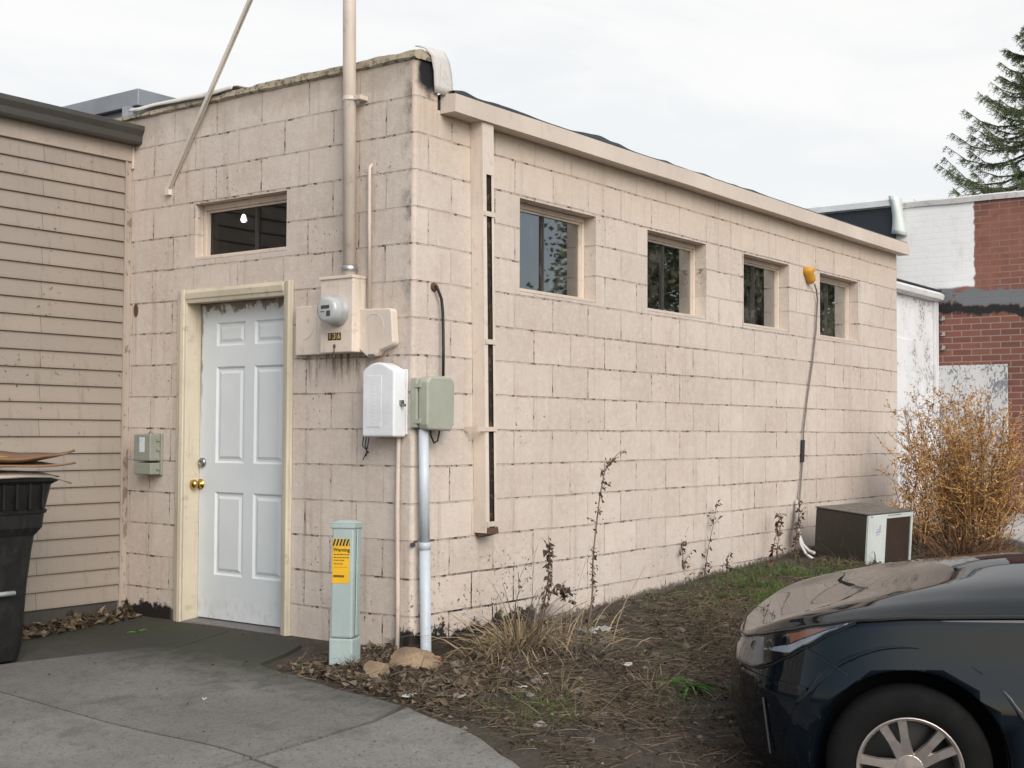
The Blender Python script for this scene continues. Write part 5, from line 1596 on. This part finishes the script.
mb = MB(); rows = [[q + Vector((.10 * (i - 3) / 3, .07 * (k - 3) / 3, .05 + .04 * noise.noise(Vector((i * .7, k * .7, 4))))) for k in range(7)] for i in range(7)]
mb.grid(rows); o = mb.build('pale_plastic', paint('dirty_plastic', (.34, .36, .36), .5, .4), None, smooth=True, solid=.003); tag(o, 'crumpled pale grey plastic lying in the straw by the tall weed', 'plastic sheet')
o.location = G(592, 642) - q + Vector((0, 0, .02))

# the orange dry bush
random.seed(91)
M_bs = leaf_mat('orange_twig', (.50, .30, .12), (.66, .47, .24)); M_bl = leaf_mat('orange_flake', (.62, .35, .11), (.48, .25, .08)); M_bd = leaf_mat('brown_twig', (.16, .075, .035), (.22, .11, .05))
def dry_bush(c, n, H, S, name, label, seed, twigs=30):
    random.seed(seed); mb = MB()
    lat = Vector((RT.x, RT.y, 0)).normalized(); dep = Vector((FW.x, FW.y, 0)).normalized()
    for i in range(n):
        a = random.uniform(0, 6.283); rr = math.sqrt(random.random())
        o_ = lat * math.cos(a) * rr * S * .42 + dep * math.sin(a) * rr * S * .42
        b_ = c + o_; b_.z = g(b_.x, b_.y)
        hh = H * random.uniform(.55, 1.05) * (1 - .25 * rr)
        out = lat * math.cos(a) * S * rr * random.uniform(.5, 1.05) * .75 + dep * math.sin(a) * S * rr * .5
        P = [b_ + out * k ** 1.3 + Vector((0, 0, hh * k)) + rv(0) * (.012 + .05 * k) for k in (0, .25, .5, .75, 1)]
        mi = 2 if random.random() < .6 else 0
        mb.tube(P, [.0045, .004, .0033, .0025, .0015], 3, mi, cap=False)
        for k in range(twigs):
            t_ = random.uniform(.05, 1) ** .8 * 3.999; j = int(t_); q = P[j].lerp(P[j + 1], t_ - j)
            d = (rv(random.uniform(.3, 1.6)) + out * 1.0).normalized(); L = random.uniform(.05, .26) * (1.15 - t_ / 6)
            e = q + d * L; m_ = q + d * L * .55 + Vector((0, 0, -.006))
            mb.tube([q, m_, e], [.0022, .0017, .0011], 3, 0 if random.random() < .7 else 2, cap=False)
            for z in range(4):
                leaf(mb, q.lerp(e, random.uniform(.25, 1)), rv(random.gauss(0, 1)), random.uniform(.012, .032), random.uniform(.003, .008), 1 if random.random() < .75 else 2, .5)
    o = mb.build(name, [M_bs, M_bl, M_bd], None, recalc=False); return tag(o, label, 'dry bush')
bc_ = CAM + ray(968, 545) * 11.5; bc_.z = 0
dry_bush(bc_, 120, 1.55, .70, 'dry_bush', 'big orange brown dry bush in front of the peeling boarded opening', 5, 34)
bs_ = CAM + ray(915, 540) * 11.3; bs_.z = 0
dry_bush(bs_, 16, .95, .30, 'dry_bush', 'thin brown dry bush right behind the air conditioner', 8, 22)
bs_ = CAM + ray(960, 550) * 11.1; bs_.z = 0
clump(Vector((bs_.x, bs_.y, 0)), 520, .42, .30, [M_dleaf, M_bd], 'dry_undergrowth', 'dark brown undergrowth at the foot of the orange dry bush', cat='undergrowth', w=.006)

# ------------------------------------------------------------------ trees
M_bark = paint('bark', (.11, .085, .065), .9, .5, (.04, .03, .025), ns=9, bump=1)
M_need = leaf_mat('spruce_needles', (.075, .125, .06), (.15, .17, .075), .6)
def spruce(c, H, RB, label):
    random.seed(17)
    root = thing('spruce_tree', label, 'tree', c)
    MB().tube([c, c + Vector((0, 0, H * .5)), c + Vector((.05, 0, H))], [.22, .13, .015], 10).build('trunk', M_bark, root)
    mb = MB(); z = H * .12
    while z < H * .985:
        k = z / H; L0 = RB * (1 - k) ** .85 + .12
        for j in range(random.randint(7, 9)):
            a = random.uniform(0, 6.283); L = L0 * random.uniform(.7, 1.12)
            out = Vector((math.cos(a), math.sin(a), 0)); sd = Vector((-out.y, out.x, 0))
            drop = .16 + .22 * (1 - k)
            P = [c + Vector((0, 0, z)) + out * L * t_ + Vector((0, 0, -drop * L * math.sin(t_ * 2.3) + .24 * L * t_ ** 3)) for t_ in (0, .2, .4, .6, .8, 1)]
            mb.tube(P, [.03, .025, .02, .014, .009, .004], 4, 1, cap=False)
            n = int(20 + 42 * L)
            for i in range(n):
                t_ = random.uniform(.12, 1) * 4.999; q = P[int(t_)].lerp(P[int(t_) + 1], t_ % 1)
                s_ = random.choice((-1, 1))
                tw = (out * random.uniform(.4, 1.2) + sd * s_ * random.uniform(.2, 1.1) + Vector((0, 0, random.uniform(-.75, .1)))).normalized()
                l = random.uniform(.10, .26) * (1.25 - t_ / 7)
                nx = tw.cross(Vector((random.gauss(0, 1), random.gauss(0, 1), random.gauss(0, 1)))).normalized()
                for m_ in range(7):
                    f = m_ / 7; qq = q + tw * l * f + Vector((0, 0, -.05 * f * f))
                    nd = (tw * .9 + (Matrix.Rotation(m_ * 2.4, 3, tw) @ nx) * .9).normalized()
                    blade(mb, qq, nd, .06, .0075, Vector((0, 0, 0)), 0, 1)
        z += H * .022 * (1.3 - .5 * k)
    mb.build('crown', [M_need, M_bark], root, recalc=False)
    return root
sc_ = CAM + ray(1052, 300) * 25; sc_.z = .3
top = (CAM + ray(1043, 6) * 25).z
spruce(sc_, top - .3, 5.0, 'tall dark green spruce with drooping branches above the brick building')

M_tl = leaf_mat('tree_leaf', (.16, .19, .09), (.24, .25, .11), .6)
def leafy(c, H, W_, seed, label, nl=11000):
    random.seed(seed)
    root = thing('leafy_tree', label, 'tree', c, 'trees mirrored in the long wall windows')
    mb = MB().tube([c, c + Vector((.1, 0, H * .3)), c + Vector((.2, .1, H * .75))], [.28, .2, .06], 8)
    cl = []
    for i in range(26):
        a = random.uniform(0, 6.283); r = W_ * math.sqrt(random.random()) * .8; z = H * random.uniform(.3, .95)
        q = c + Vector((math.cos(a) * r * (1.15 - z / H * .6), math.sin(a) * r * (1.15 - z / H * .6), z)); cl.append(q)
        mb.tube([c + Vector((.1, 0, z * .55)), q], [.08, .02], 5)
    mb.build('trunk', M_bark, root)
    mb = MB()
    for i in range(nl):
        q = random.choice(cl) + Vector((random.gauss(0, .62), random.gauss(0, .62), random.gauss(0, .5)))
        leaf(mb, q, rv(random.gauss(0, 1)), random.uniform(.12, .28), random.uniform(.05, .10), 0, .3)
    mb.build('crown', M_tl, root, recalc=False)
# they stand up the lane, outside the picture, and show only as reflections in the panes
for i, (x, y, H, W_, lab) in enumerate(((29.5, -16.6, 9.5, 2.3, 'leafy tree mirrored low in the first long wall window'), (33, -15.6, 12, 3.2, 'tall leafy tree mirrored in the second long wall window'), (32, -13.2, 11, 3.2, 'leafy tree mirrored in the third long wall window'), (35, -11.2, 12, 3.6, 'leafy tree mirrored in the fourth long wall window'))):
    leafy(Vector((x, y, -.4)), H, W_, 100 + i, lab)

# ------------------------------------------------------------------ sky, sun, render
w = bpy.data.worlds.new('World'); scene.world = w; w.use_nodes = True
t = NT(w.node_tree); bg = w.node_tree.nodes['Background']; out = w.node_tree.nodes['World Output']
SUN_AZ, SUN_EL = R(211), R(35)      # azimuth from +y towards +x
sky = t.node('ShaderNodeTexSky', sky_type='NISHITA'); sky.sun_disc = False
sky.sun_elevation = SUN_EL; sky.sun_rotation = SUN_AZ; sky.air_density = 1.0; sky.dust_density = 2.0; sky.ozone_density = 1.0
tc = t.node('ShaderNodeTexCoord')
t.link(sky.outputs[0], bg.inputs['Color']); bg.inputs['Strength'].default_value = .085
nv = t.node('ShaderNodeVectorMath', operation='NORMALIZE'); t.link(tc.outputs['Generated'], nv.inputs[0])
dt = t.node('ShaderNodeVectorMath', operation='DOT_PRODUCT'); t.link(nv.outputs[0], dt.inputs[0]); dt.inputs[1].default_value = (.56, .70, .44)
cl = t.noise(t.scale(nv.outputs[0], 1.6, 1.6, 5.5), 1.7, 6, .6, .5)
cl2 = t.noise(t.scale(nv.outputs[0], 1, 1, 2.5), 1.1, 4, .55)
bank = t.ramp(dt.outputs['Value'], -.15, .5)
cf = t.math('MAXIMUM', t.math('MULTIPLY', bank, .93), t.ramp(cl2, .5, .72, 0, .40))
cc = t.mix(t.ramp(cl, .36, .62), (.85, .862, .868), (.95, .94, .918))
b2 = t.node('ShaderNodeBackground'); t.link(cc, b2.inputs[0]); b2.inputs[1].default_value = .60
mx = t.node('ShaderNodeMixShader'); t.link(cf, mx.inputs[0]); t.link(bg.outputs[0], mx.inputs[1]); t.link(b2.outputs[0], mx.inputs[2])
t.link(mx.outputs[0], out.inputs['Surface'])
sl = bpy.data.lights.new('sun', 'SUN'); sl.energy = 1.3; sl.angle = R(45); sl.color = (1, .965, .91)
so = bpy.data.objects.new('sun', sl); COL.objects.link(so)
sd = Vector((math.sin(SUN_AZ) * math.cos(SUN_EL), math.cos(SUN_AZ) * math.cos(SUN_EL), math.sin(SUN_EL)))
so.rotation_euler = sd.to_track_quat('Z', 'Y').to_euler()
scene.view_settings.view_transform = 'Standard'; scene.view_settings.look = 'None'
scene.view_settings.gamma = 1; scene.view_settings.exposure = .85
scene.render.engine = 'CYCLES'
scene.cycles.max_bounces = 6; scene.cycles.transparent_max_bounces = 12
scene.cycles.use_denoising = True
